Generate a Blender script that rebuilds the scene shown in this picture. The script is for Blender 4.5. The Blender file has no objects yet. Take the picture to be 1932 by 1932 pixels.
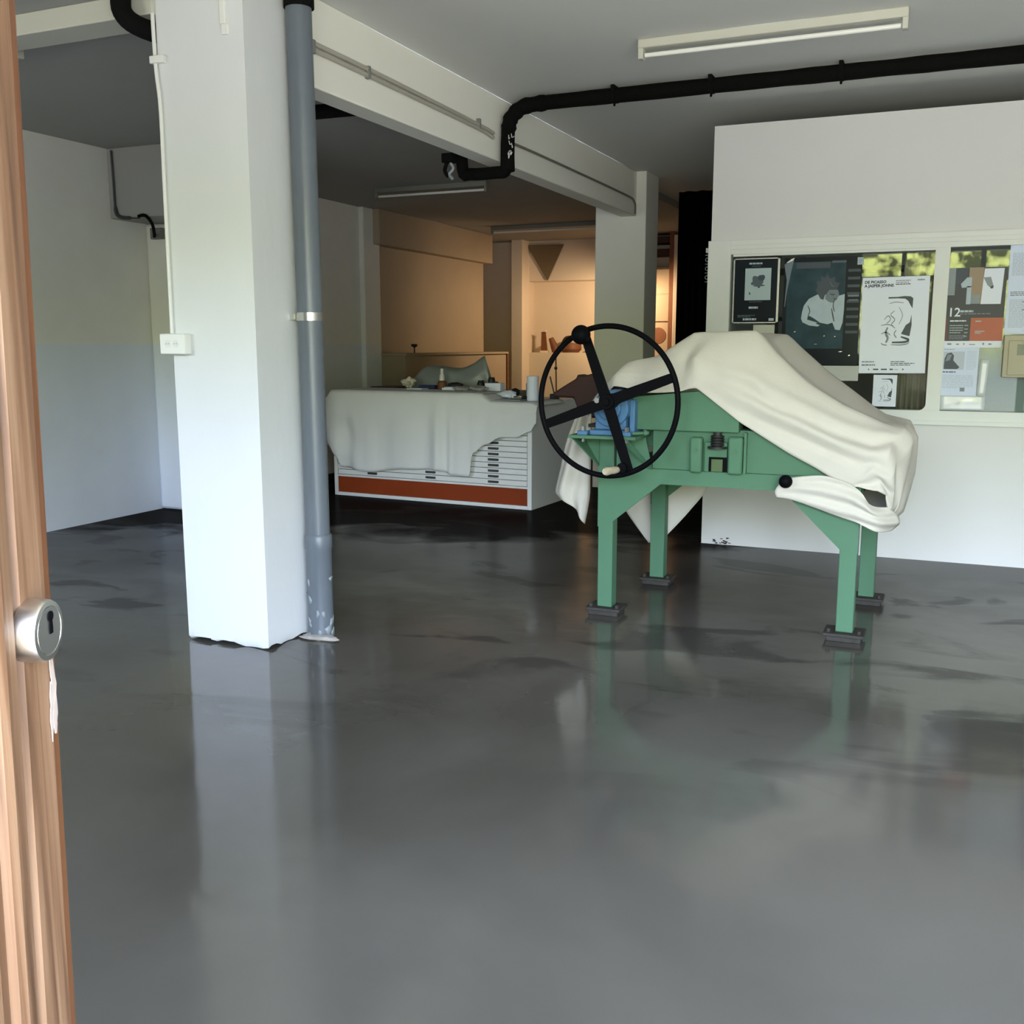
import bpy, bmesh, math, random
from mathutils import Vector, Matrix, Euler, noise
random.seed(7)
SC = bpy.context.scene
COL = SC.collection
R = math.radians

# ------------------------------------------------------------------ helpers
def s2l(c):
    return tuple((x/12.92 if x <= .04045 else ((x+.055)/1.055)**2.4) for x in c)
def rgb(r, g, b):
    return s2l((r/255, g/255, b/255)) + (1,)

MATS = {}
def mat(name, col, rough=.6, metal=0., spec=.5, noise_amt=0., scale=8., bump=0., bscale=60., stretch=(1,1,1), emit=None):
    if name in MATS: return MATS[name]
    m = bpy.data.materials.new(name); m.use_nodes = True
    nt = m.node_tree; N = nt.nodes; L = nt.links
    b = N['Principled BSDF']
    b.inputs['Base Color'].default_value = col
    b.inputs['Roughness'].default_value = rough
    b.inputs['Metallic'].default_value = metal
    b.inputs['Specular IOR Level'].default_value = spec
    tc = N.new('ShaderNodeTexCoord'); mp = N.new('ShaderNodeMapping')
    mp.inputs['Scale'].default_value = stretch
    L.new(tc.outputs['Object'], mp.inputs['Vector'])
    if noise_amt:
        n = N.new('ShaderNodeTexNoise'); n.inputs['Scale'].default_value = scale
        n.inputs['Detail'].default_value = 5
        L.new(mp.outputs['Vector'], n.inputs['Vector'])
        mx = N.new('ShaderNodeMix'); mx.data_type = 'RGBA'
        dk = tuple(c*(1-noise_amt) for c in col[:3]) + (1,)
        lt = tuple(min(1, c*(1+noise_amt)) for c in col[:3]) + (1,)
        mx.inputs[6].default_value = dk; mx.inputs[7].default_value = lt
        L.new(n.outputs['Fac'], mx.inputs[0]); L.new(mx.outputs[2], b.inputs['Base Color'])
    if bump:
        n2 = N.new('ShaderNodeTexNoise'); n2.inputs['Scale'].default_value = bscale
        n2.inputs['Detail'].default_value = 4
        L.new(mp.outputs['Vector'], n2.inputs['Vector'])
        bp = N.new('ShaderNodeBump'); bp.inputs['Strength'].default_value = bump
        bp.inputs['Distance'].default_value = .01
        L.new(n2.outputs['Fac'], bp.inputs['Height']); L.new(bp.outputs['Normal'], b.inputs['Normal'])
    MATS[name] = m
    return m

class MB:
    """collects shapes into one bmesh"""
    def __init__(self): self.bm = bmesh.new(); self.mi = 0
    def _tag(self, faces):
        for f in faces: f.material_index = self.mi; f.smooth = True
    def box(self, x0, y0, z0, x1, y1, z1):
        v = [self.bm.verts.new(p) for p in ((x0,y0,z0),(x1,y0,z0),(x1,y1,z0),(x0,y1,z0),(x0,y0,z1),(x1,y0,z1),(x1,y1,z1),(x0,y1,z1))]
        self._tag([self.bm.faces.new([v[i] for i in q]) for q in ((0,3,2,1),(4,5,6,7),(0,1,5,4),(1,2,6,5),(2,3,7,6),(3,0,4,7))])
        return self
    def tube(self, pts, r, n=16, cap=True):
        pts = [Vector(p) for p in pts]; rings = []
        rs = r if isinstance(r, (list, tuple)) else [r]*len(pts)
        up = None
        for i, p in enumerate(pts):
            if i == 0: t = pts[1]-pts[0]
            elif i == len(pts)-1: t = pts[-1]-pts[-2]
            else: t = (pts[i+1]-pts[i]).normalized() + (pts[i]-pts[i-1]).normalized()
            t.normalize()
            if up is None:
                up = Vector((0,0,1)) if abs(t.z) < .9 else Vector((1,0,0))
            a = up - t*up.dot(t)
            if a.length < 1e-5: a = t.orthogonal()
            a.normalize(); up = a; b = t.cross(a)
            rings.append([self.bm.verts.new(p + (a*math.cos(2*math.pi*k/n) + b*math.sin(2*math.pi*k/n))*rs[i]) for k in range(n)])
        fs = []
        for i in range(len(rings)-1):
            for k in range(n):
                fs.append(self.bm.faces.new((rings[i][k], rings[i][(k+1)%n], rings[i+1][(k+1)%n], rings[i+1][k])))
        if cap:
            fs.append(self.bm.faces.new(rings[0][::-1])); fs.append(self.bm.faces.new(rings[-1]))
        self._tag(fs); return self
    def cyl(self, p0, p1, r, n=20): return self.tube([p0, p1], r, n)
    def ring(self, c, r, tr, axis='Y', n=72, m=14, rot=0.):
        c = Vector(c); rows = []
        M = Matrix.Rotation(rot, 3, 'Z')
        for i in range(n):
            a = 2*math.pi*i/n; row = []
            for k in range(m):
                q = 2*math.pi*k/m; rr = r + tr*math.cos(q)
                if axis == 'Y': p = Vector((rr*math.cos(a), tr*math.sin(q), rr*math.sin(a)))
                else: p = Vector((rr*math.cos(a), rr*math.sin(a), tr*math.sin(q)))
                row.append(self.bm.verts.new(c + M @ p))
            rows.append(row)
        fs = []
        for i in range(n):
            for k in range(m):
                fs.append(self.bm.faces.new((rows[i][k], rows[(i+1)%n][k], rows[(i+1)%n][(k+1)%m], rows[i][(k+1)%m])))
        self._tag(fs); return self
    def sphere(self, c, r, n=20, sc=(1,1,1), wob=0., seed=0):
        M = Matrix.Translation(c) @ Matrix.Diagonal((sc[0], sc[1], sc[2], 1))
        g = bmesh.ops.create_uvsphere(self.bm, u_segments=n, v_segments=max(8, n//2), radius=r)
        for v in g['verts']:
            if wob:
                v.co *= 1 + wob*noise.noise(v.co/r*1.7 + Vector((seed*3.1, seed, 0))) + wob*.6*noise.noise(v.co/r*4 + Vector((seed, seed*2.3, 5)))
            v.co = M @ v.co
        self._tag({f for v in g['verts'] for f in v.link_faces}); return self
    def prism(self, poly, d):
        """poly: 3-D points of a planar outline; d: extrusion vector"""
        d = Vector(d); n = len(poly)
        a = [self.bm.verts.new(p) for p in poly]; b = [self.bm.verts.new(Vector(p)+d) for p in poly]
        fs = [self.bm.faces.new(a[::-1]), self.bm.faces.new(b)]
        for i in range(n): fs.append(self.bm.faces.new((a[i], a[(i+1)%n], b[(i+1)%n], b[i])))
        self._tag(fs); return self
    def lathe(self, c, prof, n=24):
        """prof: (radius, z) pairs about a vertical axis at c"""
        c = Vector(c); rows = []
        for r, z in prof:
            rows.append([self.bm.verts.new(c + Vector((max(r,1e-4)*math.cos(2*math.pi*k/n), max(r,1e-4)*math.sin(2*math.pi*k/n), z))) for k in range(n)])
        fs = []
        for i in range(len(rows)-1):
            for k in range(n): fs.append(self.bm.faces.new((rows[i][k], rows[i][(k+1)%n], rows[i+1][(k+1)%n], rows[i+1][k])))
        fs.append(self.bm.faces.new(rows[0][::-1])); fs.append(self.bm.faces.new(rows[-1]))
        self._tag(fs); return self
    def grid(self, rows):
        vs = [[self.bm.verts.new(p) for p in r] for r in rows]; fs = []
        for i in range(len(vs)-1):
            for k in range(len(vs[0])-1):
                fs.append(self.bm.faces.new((vs[i][k], vs[i][k+1], vs[i+1][k+1], vs[i+1][k])))
        self._tag(fs); return self
    def face(self, pts):
        self._tag([self.bm.faces.new([self.bm.verts.new(p) for p in pts])]); return self
    def text(self, s, fn, size, bold=0.):
        """fn maps (x, y) of the lettering to 3-D"""
        cu = bpy.data.curves.new('lettering', 'FONT'); cu.body = s; cu.size = size; cu.offset = bold
        cu.resolution_u = 2
        o = bpy.data.objects.new('lettering', cu); COL.objects.link(o)
        dg = bpy.context.evaluated_depsgraph_get(); me = bpy.data.meshes.new_from_object(o.evaluated_get(dg))
        bpy.data.objects.remove(o); bpy.data.curves.remove(cu)
        vs = [self.bm.verts.new(fn(v.co.x, v.co.y)) for v in me.vertices]; fs = []
        for p in me.polygons:
            try: fs.append(self.bm.faces.new([vs[i] for i in p.vertices]))
            except ValueError: pass
        self._tag(fs); bpy.data.meshes.remove(me); return self
    def xform(self, M):
        bmesh.ops.transform(self.bm, matrix=M, verts=self.bm.verts); return self

def children(o): return [c for c in bpy.data.objects if c.parent == o]
def obj(name, mb, mats, parent=None, label=None, bevel=0., solid=0., local=False, sharp=35, kind=None, origin=None, normals=True, solid_off=0.):
    if not isinstance(mats, (list, tuple)): mats = [mats]
    bm = mb.bm
    if normals: bmesh.ops.recalc_face_normals(bm, faces=bm.faces)
    off = Vector((0,0,0))
    if parent is not None:
        if not local: off = Vector(parent.get('_w', (0,0,0)))
    else:
        if origin is None:
            xs = [v.co.x for v in bm.verts]; ys = [v.co.y for v in bm.verts]; zs = [v.co.z for v in bm.verts]
            origin = ((min(xs)+max(xs))/2, (min(ys)+max(ys))/2, min(zs))
        off = Vector(origin)
    for v in bm.verts: v.co -= off
    me = bpy.data.meshes.new(name); bm.to_mesh(me); bm.free()
    for m in mats: me.materials.append(m)
    me.set_sharp_from_angle(angle=R(sharp))
    o = bpy.data.objects.new(name, me); COL.objects.link(o)
    if parent is not None:
        o.parent = parent; o['_w'] = parent.get('_w', (0,0,0)) if not local else (0,0,0)
    else:
        o.location = off; o['_w'] = tuple(off)
    if label: o['label'] = label
    if kind: o['kind'] = kind
    if bevel:
        md = o.modifiers.new('bevel', 'BEVEL'); md.width = bevel; md.segments = 2; md.limit_method = 'ANGLE'; md.angle_limit = R(40)
    if solid:
        md = o.modifiers.new('solid', 'SOLIDIFY'); md.thickness = solid; md.offset = solid_off
    return o
def tag(o, label, cat, group=None, kind=None):
    o['label'] = label; o['category'] = cat
    if group: o['group'] = group
    if kind: o['kind'] = kind
    return o
def thing(name, label, cat, loc=(0,0,0), rz=0., group=None):
    o = bpy.data.objects.new(name, None); COL.objects.link(o)
    o.empty_display_size = .1
    o.location = loc; o.rotation_euler = (0,0,rz); o['_w'] = tuple(loc)
    return tag(o, label, cat, group)
def struct(name, mb, m, label=None, **k):
    o = obj(name, mb, m, kind='structure', **k)
    if label: o['label'] = label
    return o

def catmull(P, n, ten=0.):
    """points through P, n per segment; ten 0 = smooth, 1 = straight"""
    out = []; g = .5*(1-ten)
    P = [Vector(p) for p in P]; Q = [2*P[0]-P[1]] + P + [2*P[-1]-P[-2]]
    for i in range(1, len(Q)-2):
        for k in range(n):
            t = k/n; a, b, c, d = Q[i-1:i+3]
            m0 = (c-a)*g + (c-b)*ten; m1 = (d-b)*g + (c-b)*ten
            out.append(b*(2*t**3-3*t*t+1) + m0*(t**3-2*t*t+t) + c*(3*t*t-2*t**3) + m1*(t**3-t*t))
    out.append(P[-1]); return out
def patch(ctrl, nu, nv, ten=0.):
    rows = [catmull(r, nv, ten) for r in ctrl]
    cols = [catmull([rows[i][k] for i in range(len(rows))], nu, ten) for k in range(len(rows[0]))]
    return [[cols[k][i] for k in range(len(cols))] for i in range(len(cols[0]))]
def polycurve(P, n=6): return catmull(P, n)

# ------------------------------------------------------------------ materials
def two_tone(name, up, low, zsplit, bump=.15, rough=.75):
    m = bpy.data.materials.new(name); m.use_nodes = True
    nt = m.node_tree; N = nt.nodes; L = nt.links; b = N['Principled BSDF']
    b.inputs['Roughness'].default_value = rough
    geo = N.new('ShaderNodeNewGeometry'); sep = N.new('ShaderNodeSeparateXYZ')
    L.new(geo.outputs['Position'], sep.inputs[0])
    n = N.new('ShaderNodeTexNoise'); n.inputs['Scale'].default_value = 3; n.inputs['Detail'].default_value = 4
    L.new(geo.outputs['Position'], n.inputs['Vector'])
    cmp_ = N.new('ShaderNodeMath'); cmp_.operation = 'GREATER_THAN'; cmp_.inputs[1].default_value = zsplit
    L.new(sep.outputs['Z'], cmp_.inputs[0])
    mx = N.new('ShaderNodeMix'); mx.data_type = 'RGBA'; mx.inputs[6].default_value = low; mx.inputs[7].default_value = up
    L.new(cmp_.outputs[0], mx.inputs[0])
    mx2 = N.new('ShaderNodeMix'); mx2.data_type = 'RGBA'; mx2.blend_type = 'MULTIPLY'; mx2.inputs[0].default_value = .12
    L.new(mx.outputs[2], mx2.inputs[6]); L.new(n.outputs['Fac'], mx2.inputs[7]); L.new(mx2.outputs[2], b.inputs['Base Color'])
    n2 = N.new('ShaderNodeTexNoise'); n2.inputs['Scale'].default_value = 14; n2.inputs['Detail'].default_value = 6
    L.new(geo.outputs['Position'], n2.inputs['Vector'])
    bp = N.new('ShaderNodeBump'); bp.inputs['Strength'].default_value = bump; bp.inputs['Distance'].default_value = .01
    L.new(n2.outputs['Fac'], bp.inputs['Height']); L.new(bp.outputs['Normal'], b.inputs['Normal'])
    return m
M_WALL = two_tone('painted_wall', (.86,.86,.81,1), (.80,.85,.92,1), 1.5)
M_PART = mat('partition_paint', (.70,.70,.70,1), .7, noise_amt=.03, scale=2, bump=.08, bscale=12)
M_PILLAR = mat('pillar_paint', (.68,.70,.72,1), .55, noise_amt=.05, scale=2.5, bump=.35, bscale=9, stretch=(1,1,.45))
M_PILLAR2 = mat('far_pillar_paint', (.84,.84,.79,1), .65, noise_amt=.05, scale=2.5, bump=.2, bscale=9)
M_BEAM = mat('beam_paint', (.84,.83,.77,1), .7, noise_amt=.04, scale=2, bump=.12, bscale=10)
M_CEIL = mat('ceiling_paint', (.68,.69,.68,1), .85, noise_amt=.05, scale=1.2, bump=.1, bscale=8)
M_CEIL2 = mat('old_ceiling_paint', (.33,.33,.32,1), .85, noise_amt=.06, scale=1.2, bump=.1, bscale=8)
M_TRIMW = mat('white_trim', (.74,.76,.75,1), .5, noise_amt=.04, scale=5, bump=.05, bscale=20)
M_WHITE = mat('white_plastic', (.78,.79,.77,1), .4)
M_ENAMEL = mat('white_enamel', (.72,.73,.72,1), .4, noise_amt=.03, scale=4)
M_TUBE = mat('lamp_tube_glass', (.82,.83,.80,1), .25)
M_BLACK = mat('black_paint', (.003,.003,.004,1), .5, spec=.04)
M_FOAM = mat('black_foam', (.004,.004,.004,1), .9, bump=.6, bscale=40, spec=.1)
M_RUB = mat('black_rubber', (.008,.008,.008,1), .6)
M_PVC = mat('grey_pvc', (.125,.145,.17,1), .35, noise_amt=.12, scale=5, bump=.05)
M_GREEN = mat('green_enamel', (.066,.152,.090,1), .5, spec=.2, noise_amt=.08, scale=4, bump=.05, bscale=40)
M_GREENY = mat('yellow_green_paint', (.05,.085,.024,1), .5)
M_BLUE = mat('blue_enamel', (.06,.145,.265,1), .45, spec=.3, noise_amt=.1, scale=8)
M_STEEL = mat('bright_steel', (.62,.62,.60,1), .28, metal=1)
M_STEELB = mat('brushed_nickel', (.66,.65,.63,1), .3, metal=1, bump=.05, bscale=200, stretch=(1,1,12))
M_DSTEEL = mat('dirty_steel', (.035,.032,.028,1), .7, metal=.1, spec=.3, noise_amt=.6, scale=30)
M_CLOTH = mat('cream_cloth', (.50,.475,.42,1), .9, noise_amt=.05, scale=6, bump=.12, bscale=90)
M_SHEET = mat('white_sheet', (.70,.71,.70,1), .9, noise_amt=.04, scale=4, bump=.1, bscale=60)
M_ORANGE = mat('orange_board', (.22,.034,.005,1), .6, spec=.2, noise_amt=.15, scale=3)
M_DARKBR = mat('dark_brown', (.035,.010,.006,1), .7, noise_amt=.2, scale=10)
M_BROWN = mat('brown_wood', (.16,.06,.025,1), .6, noise_amt=.25, scale=12)
M_TAN = mat('tan_paint', (.72,.63,.52,1), .7, noise_amt=.06, scale=3)
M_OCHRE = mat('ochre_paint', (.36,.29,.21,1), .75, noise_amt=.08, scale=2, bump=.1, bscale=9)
M_CABLE = mat('painted_cable', (.40,.38,.33,1), .6)
M_CABLED = mat('grey_cable', (.17,.16,.14,1), .6)
M_FIX = mat('aged_fixture_enamel', (.52,.52,.46,1), .5)
M_FIXD = mat('shaded_fixture_enamel', (.20,.20,.18,1), .6)  # darker copy of the fixture enamel, with the far bay's shade in its colour
M_PAPER = mat('white_paper', (.78,.83,.97,1), .6)
M_PAPERB = mat('pale_blue_paper', (.66,.74,.95,1), .6)
M_INK = mat('black_ink', (.012,.014,.018,1), .5)
M_INKG = mat('grey_ink', (.22,.24,.28,1), .6)
M_INKS = mat('slate_ink', (.035,.05,.07,1), .5)
M_GPOST = mat('dark_poster', (.010,.014,.020,1), .3, spec=.12)
M_PHOTO = mat('dark_photo', (.026,.055,.072,1), .3, spec=.12, noise_amt=.75, scale=6)
M_PALE = mat('pale_photo', (.42,.50,.58,1), .3, spec=.12, noise_amt=.12, scale=18)
M_PALEG = mat('photo_paper_grey', (.42,.52,.55,1), .3, spec=.12)
M_MIDG = mat('photo_mid_grey', (.10,.13,.15,1), .3, spec=.12)
M_RED = mat('orange_red_ink', (.42,.10,.045,1), .5)
M_MAROON = mat('maroon_ink', (.14,.03,.035,1), .5)
M_CHAR = mat('charcoal_ink', (.035,.037,.042,1), .5)
M_TANINK = mat('tan_ink', (.30,.22,.15,1), .5)
M_BEIGE = mat('beige_plastic', (.40,.37,.26,1), .5, noise_amt=.05, scale=5)
M_GREYB = mat('grey_board', (.26,.30,.32,1), .6)
M_CURT = mat('beige_curtain', (.30,.25,.20,1), .9)
M_SILV = mat('silver_tape_and_glint', (.70,.70,.70,1), .25, metal=.7)
M_CONC = mat('wet_cement', (.42,.40,.37,1), .8, noise_amt=.2, scale=20, bump=.3)
M_GREYW = mat('dull_grey', (.20,.20,.19,1), .8)
M_PLAST = mat('grey_plastic_sheet', (.20,.22,.22,1), .3, noise_amt=.15, scale=5)
M_BLUEC = mat('dark_blue_cloth', (.02,.035,.11,1), .9)

# wood of the foreground door: long vertical grain
def wood(name, a, b_, c):
    m = bpy.data.materials.new(name); m.use_nodes = True
    nt = m.node_tree; N = nt.nodes; L = nt.links; bs = N['Principled BSDF']
    tc = N.new('ShaderNodeTexCoord'); mp = N.new('ShaderNodeMapping'); mp.inputs['Scale'].default_value = (44,44,1.3)
    L.new(tc.outputs['Object'], mp.inputs['Vector'])
    n = N.new('ShaderNodeTexNoise'); n.inputs['Scale'].default_value = 1.6; n.inputs['Detail'].default_value = 7; n.inputs['Distortion'].default_value = .6
    L.new(mp.outputs['Vector'], n.inputs['Vector'])
    cr = N.new('ShaderNodeValToRGB'); e = cr.color_ramp.elements
    e[0].position = .30; e[0].color = a; e[1].position = .62; e[1].color = c
    x = e.new(.47); x.color = b_
    L.new(n.outputs['Fac'], cr.inputs['Fac']); L.new(cr.outputs['Color'], bs.inputs['Base Color'])
    bs.inputs['Roughness'].default_value = .55
    bp = N.new('ShaderNodeBump'); bp.inputs['Strength'].default_value = .25; bp.inputs['Distance'].default_value = .004
    L.new(n.outputs['Fac'], bp.inputs['Height']); L.new(bp.outputs['Normal'], bs.inputs['Normal'])
    return m
M_WOOD = wood('door_veneer', (.066,.031,.015,1), (.145,.074,.038,1), (.225,.132,.077,1))
M_WOODE = wood('door_lipping', (.10,.034,.012,1), (.15,.055,.019,1), (.19,.078,.028,1))

def floor_mat():
    m = bpy.data.materials.new('sealed_cement_floor'); m.use_nodes = True
    nt = m.node_tree; N = nt.nodes; L = nt.links; b = N['Principled BSDF']
    geo = N.new('ShaderNodeNewGeometry'); P = geo.outputs['Position']
    def nz(scale, det, dist=0., vec=(1,1,1)):
        mp = N.new('ShaderNodeMapping'); mp.inputs['Scale'].default_value = vec; L.new(P, mp.inputs['Vector'])
        n = N.new('ShaderNodeTexNoise'); n.inputs['Scale'].default_value = scale; n.inputs['Detail'].default_value = det
        n.inputs['Distortion'].default_value = dist; L.new(mp.outputs['Vector'], n.inputs['Vector']); return n.outputs['Fac']
    def rng(src, a, b_, c=0., d=1.):
        r = N.new('ShaderNodeMapRange'); r.inputs[1].default_value = a; r.inputs[2].default_value = b_
        r.inputs[3].default_value = c; r.inputs[4].default_value = d; r.interpolation_type = 'SMOOTHSTEP'
        L.new(src, r.inputs[0]); return r.outputs[0]
    def math_(op, x, y):
        k = N.new('ShaderNodeMath'); k.operation = op
        for i, q in enumerate((x, y)):
            if isinstance(q, (int, float)): k.inputs[i].default_value = q
            else: L.new(q, k.inputs[i])
        return k.outputs[0]
    sep = N.new('ShaderNodeSeparateXYZ'); L.new(P, sep.inputs[0])
    # the older, still unsealed coat lies towards the back of the room, with a brushed ragged border
    edge = math_('ADD', math_('MULTIPLY', sep.outputs['Y'], .9), math_('ADD', math_('MULTIPLY', sep.outputs['X'], -.25), math_('MULTIPLY', nz(1.3, 5, .8, (1,1.4,1)), -1.8)))
    dry = rng(edge, 5.7, 6.6); semi = rng(edge, 3.4, 5.4)
    cloud = rng(nz(.55, 5, .5), .3, .7)
    blot = rng(nz(1.5, 6, .9, (.7,1.3,1)), .52, .64)
    blot = math_('MULTIPLY', blot, rng(sep.outputs['Y'], 2.6, 4.6))
    mx = N.new('ShaderNodeMix'); mx.data_type = 'RGBA'
    mx.inputs[6].default_value = (.060,.056,.046,1); mx.inputs[7].default_value = (.100,.096,.083,1)
    L.new(cloud, mx.inputs[0])
    mx2 = N.new('ShaderNodeMix'); mx2.data_type = 'RGBA'; mx2.inputs[7].default_value = (.013,.011,.0095,1)
    L.new(dry, mx2.inputs[0])
    mx3 = N.new('ShaderNodeMix'); mx3.data_type = 'RGBA'; mx3.inputs[7].default_value = (.03,.028,.026,1)
    mxs = N.new('ShaderNodeMix'); mxs.data_type = 'RGBA'; mxs.inputs[7].default_value = (.036,.030,.024,1)
    L.new(math_('MULTIPLY', semi, .75), mxs.inputs[0]); L.new(mx.outputs[2], mxs.inputs[6]); L.new(mxs.outputs[2], mx2.inputs[6])
    L.new(math_('MULTIPLY', blot, .65), mx3.inputs[0]); L.new(mx2.outputs[2], mx3.inputs[6])
    L.new(mx3.outputs[2], b.inputs['Base Color'])
    rgh = math_('ADD', rng(nz(1.1, 4, .4), .3, .7, .07, .15), math_('MULTIPLY', semi, .12))
    L.new(rgh, b.inputs['Roughness'])
    # where the sealer is thin the porous cement shows: plain diffuse mixed in
    df = N.new('ShaderNodeBsdfDiffuse'); L.new(mx3.outputs[2], df.inputs['Color'])
    ms = N.new('ShaderNodeMixShader')
    L.new(math_('MAXIMUM', math_('MULTIPLY', dry, .93), math_('MAXIMUM', math_('MULTIPLY', semi, .38), math_('MULTIPLY', blot, .5))), ms.inputs[0])
    L.new(b.outputs[0], ms.inputs[1]); L.new(df.outputs[0], ms.inputs[2]); L.new(ms.outputs[0], N['Material Output'].inputs['Surface'])
    bp = N.new('ShaderNodeBump'); bp.inputs['Strength'].default_value = .12; bp.inputs['Distance'].default_value = .02
    L.new(nz(2.2, 3), bp.inputs['Height']); L.new(bp.outputs['Normal'], b.inputs['Normal'])
    return m
M_FLOOR = floor_mat()

def glass_mat():
    m = bpy.data.materials.new('window_glass'); m.use_nodes = True
    nt = m.node_tree; N = nt.nodes; L = nt.links
    N.remove(N['Principled BSDF']); out = N['Material Output']
    tr = N.new('ShaderNodeBsdfTransparent'); tr.inputs[0].default_value = (.86,.90,.88,1)
    gl = N.new('ShaderNodeBsdfGlossy'); gl.inputs['Roughness'].default_value = .0
    fr = N.new('ShaderNodeFresnel'); fr.inputs['IOR'].default_value = 1.5
    mul = N.new('ShaderNodeMath'); mul.operation = 'MULTIPLY'; mul.inputs[1].default_value = .55; mul.use_clamp = True
    mx = N.new('ShaderNodeMixShader')
    L.new(fr.outputs[0], mul.inputs[0]); L.new(mul.outputs[0], mx.inputs[0]); L.new(tr.outputs[0], mx.inputs[1]); L.new(gl.outputs[0], mx.inputs[2])
    L.new(mx.outputs[0], out.inputs['Surface'])
    return m
M_GLASS = glass_mat()

# ------------------------------------------------------------------ camera
cam = bpy.data.cameras.new('camera'); co = bpy.data.objects.new('camera', cam); COL.objects.link(co)
cam.sensor_fit = 'HORIZONTAL'; cam.sensor_width = 36; cam.lens = 36*1900/1932
cam.clip_start = .02
co.location = (0,0,1.5); co.rotation_euler = Euler((R(90-9.45), 0, R(23.5)), 'XYZ')
SC.camera = co

# ------------------------------------------------------------------ the room
CZ = 3.2; CZL = 3.12; XL = -6.65; XR = 3.7; YB = 15.3; YF = -.3
struct('floor', MB().box(-7.8,-.55,-.1, XR+.2, YB+1.2, 0), M_FLOOR, 'dark grey sealed cement floor')
struct('ceiling', MB().box(-3.19,-.55,CZ, XR+.2, YB+.2, CZ+.05), M_CEIL, 'grey white ceiling over the press')
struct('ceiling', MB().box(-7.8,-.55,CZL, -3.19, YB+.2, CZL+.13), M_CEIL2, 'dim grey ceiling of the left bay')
struct('wall_left', MB().box(XL-.2,-.55,0, XL, 10.7, CZL), M_WALL, 'left wall with a bluish lower half')
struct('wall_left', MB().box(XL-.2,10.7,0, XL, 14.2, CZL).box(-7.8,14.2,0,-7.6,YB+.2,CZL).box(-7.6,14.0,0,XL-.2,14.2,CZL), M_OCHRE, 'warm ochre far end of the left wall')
struct('wall_right', MB().box(XR,-.55,0, XR+.2, YB+.2, CZ), M_PART)
# back wall with a lit recess
wb = MB()
nx0, nx1, nz0, nz1 = -6.43, -4.6, 1.37, 2.5
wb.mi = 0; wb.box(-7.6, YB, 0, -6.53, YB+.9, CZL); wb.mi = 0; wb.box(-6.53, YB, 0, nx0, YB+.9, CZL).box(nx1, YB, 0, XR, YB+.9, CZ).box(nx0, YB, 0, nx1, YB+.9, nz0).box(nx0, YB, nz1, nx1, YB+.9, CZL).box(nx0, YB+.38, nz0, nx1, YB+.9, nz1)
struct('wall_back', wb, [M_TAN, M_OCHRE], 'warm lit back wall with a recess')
# front wall behind the camera: door opening, sidelights and a transom
wf = MB()
wf.box(-7.8,-.5,0,-6.45,YF,CZ).box(-6.45,-.5,0,-4.95,YF,1.5).box(-6.45,-.5,2.7,-4.95,YF,CZ)
wf.box(-4.95,-.5,0, -1.30, YF, CZ).box(-1.30,-.5,0,-.36,YF,1.15).box(-1.30,-.5,2.36, XR, YF, 2.44).box(-1.30,-.5,2.76, XR, YF, CZ)
wf.box(-.36,-.5,0,-.28,YF,2.36).box(.80,-.5,0,.9,YF,2.36).box(.9,-.5,0,3.4,YF,.6).box(2.1,-.43,.6,2.16,-.37,2.36).box(3.4,-.5,0,XR,YF,2.36).box(1.25,-.5,2.44,XR,YF,2.76)
for x in (-.74,.27): wf.box(x-.03,-.43,2.44,x+.03,-.37,2.76)
wf.box(-.92,-.43,1.15,-.88,-.37,2.36)
struct('wall_front', wf, M_PART)

# the partition with the glazed screen
PY = 7.52
wp = MB()
wp.box(-1.69,PY,0, XR, PY+.1, 1.0).box(-1.685,PY,2.22, XR, PY+.1, 3.04)
wp.box(-1.69,PY+.1,0,-1.60, 12.0, 3.04).box(-1.6,11.9,0,XR,12,3.04)
struct('wall_partition', wp, M_PART, 'white partition wall with posters on its glazed screen')
win = bpy.data.objects.new('window_1', None); COL.objects.link(win); win.location = (-.8,PY,1.0); win['_w'] = (-.8,PY,1.0); win['kind'] = 'structure'
win['label'] = 'white framed glazed screen of the partition'
fr = MB()
fr.box(-1.70,PY-.022,1.0,-1.535,PY+.10,2.24)
fr.box(-1.535,PY-.022,2.14, XR,PY+.1,2.24).box(-1.535,PY-.03,2.175,XR,PY-.022,2.205)
fr.box(-1.535,PY-.022,.985,XR,PY+.1,1.052)
fr.box(-.165,PY-.022,1.052,-.073,PY+.1,2.14).box(1.30,PY-.022,1.052,1.39,PY+.1,2.14)
fr.box(-1.72,PY-.03,.955,XR,PY,.985)
fr.box(-1.52,PY-.012,2.125,-.165,PY+.08,2.14)
# rounded lower corner of the first light
arc = [(-.165,PY-.022,1.052)] + [(-.165-.045+.045*math.sin(R(a)), PY-.022, 1.052+.045-.045*math.cos(R(a))) for a in range(0,91,15)][::-1]
fr.prism(arc, (0,.06,0))
obj('window_frame', fr, M_TRIMW, win, bevel=.004)
for a, b in ((-1.535,-.165), (-.073,1.30)):
    obj('pane', MB().box(a,PY+.01,1.052,b,PY+.014,2.14), M_GLASS, win)

# chipped paint along the foot of the partition
ch = MB()
for k in range(16):
    x = -1.60 + .17*random.random(); z = .008 + .045*random.random()**1.5
    ch.mi = 0
    pts = []
    nn = 6
    for i in range(nn):
        a = 2*math.pi*i/nn; rr = (.003+.008*random.random())
        pts.append((x+rr*1.6*math.cos(a), PY-.002, max(.003, z+rr*.7*math.sin(a))))
    ch.prism(pts, (0,.0015,0))
tag(obj('paint_chips', ch, M_DARKBR), 'dark chipped paint flakes at the foot of the white partition', 'paint chips', kind='stuff')

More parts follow.
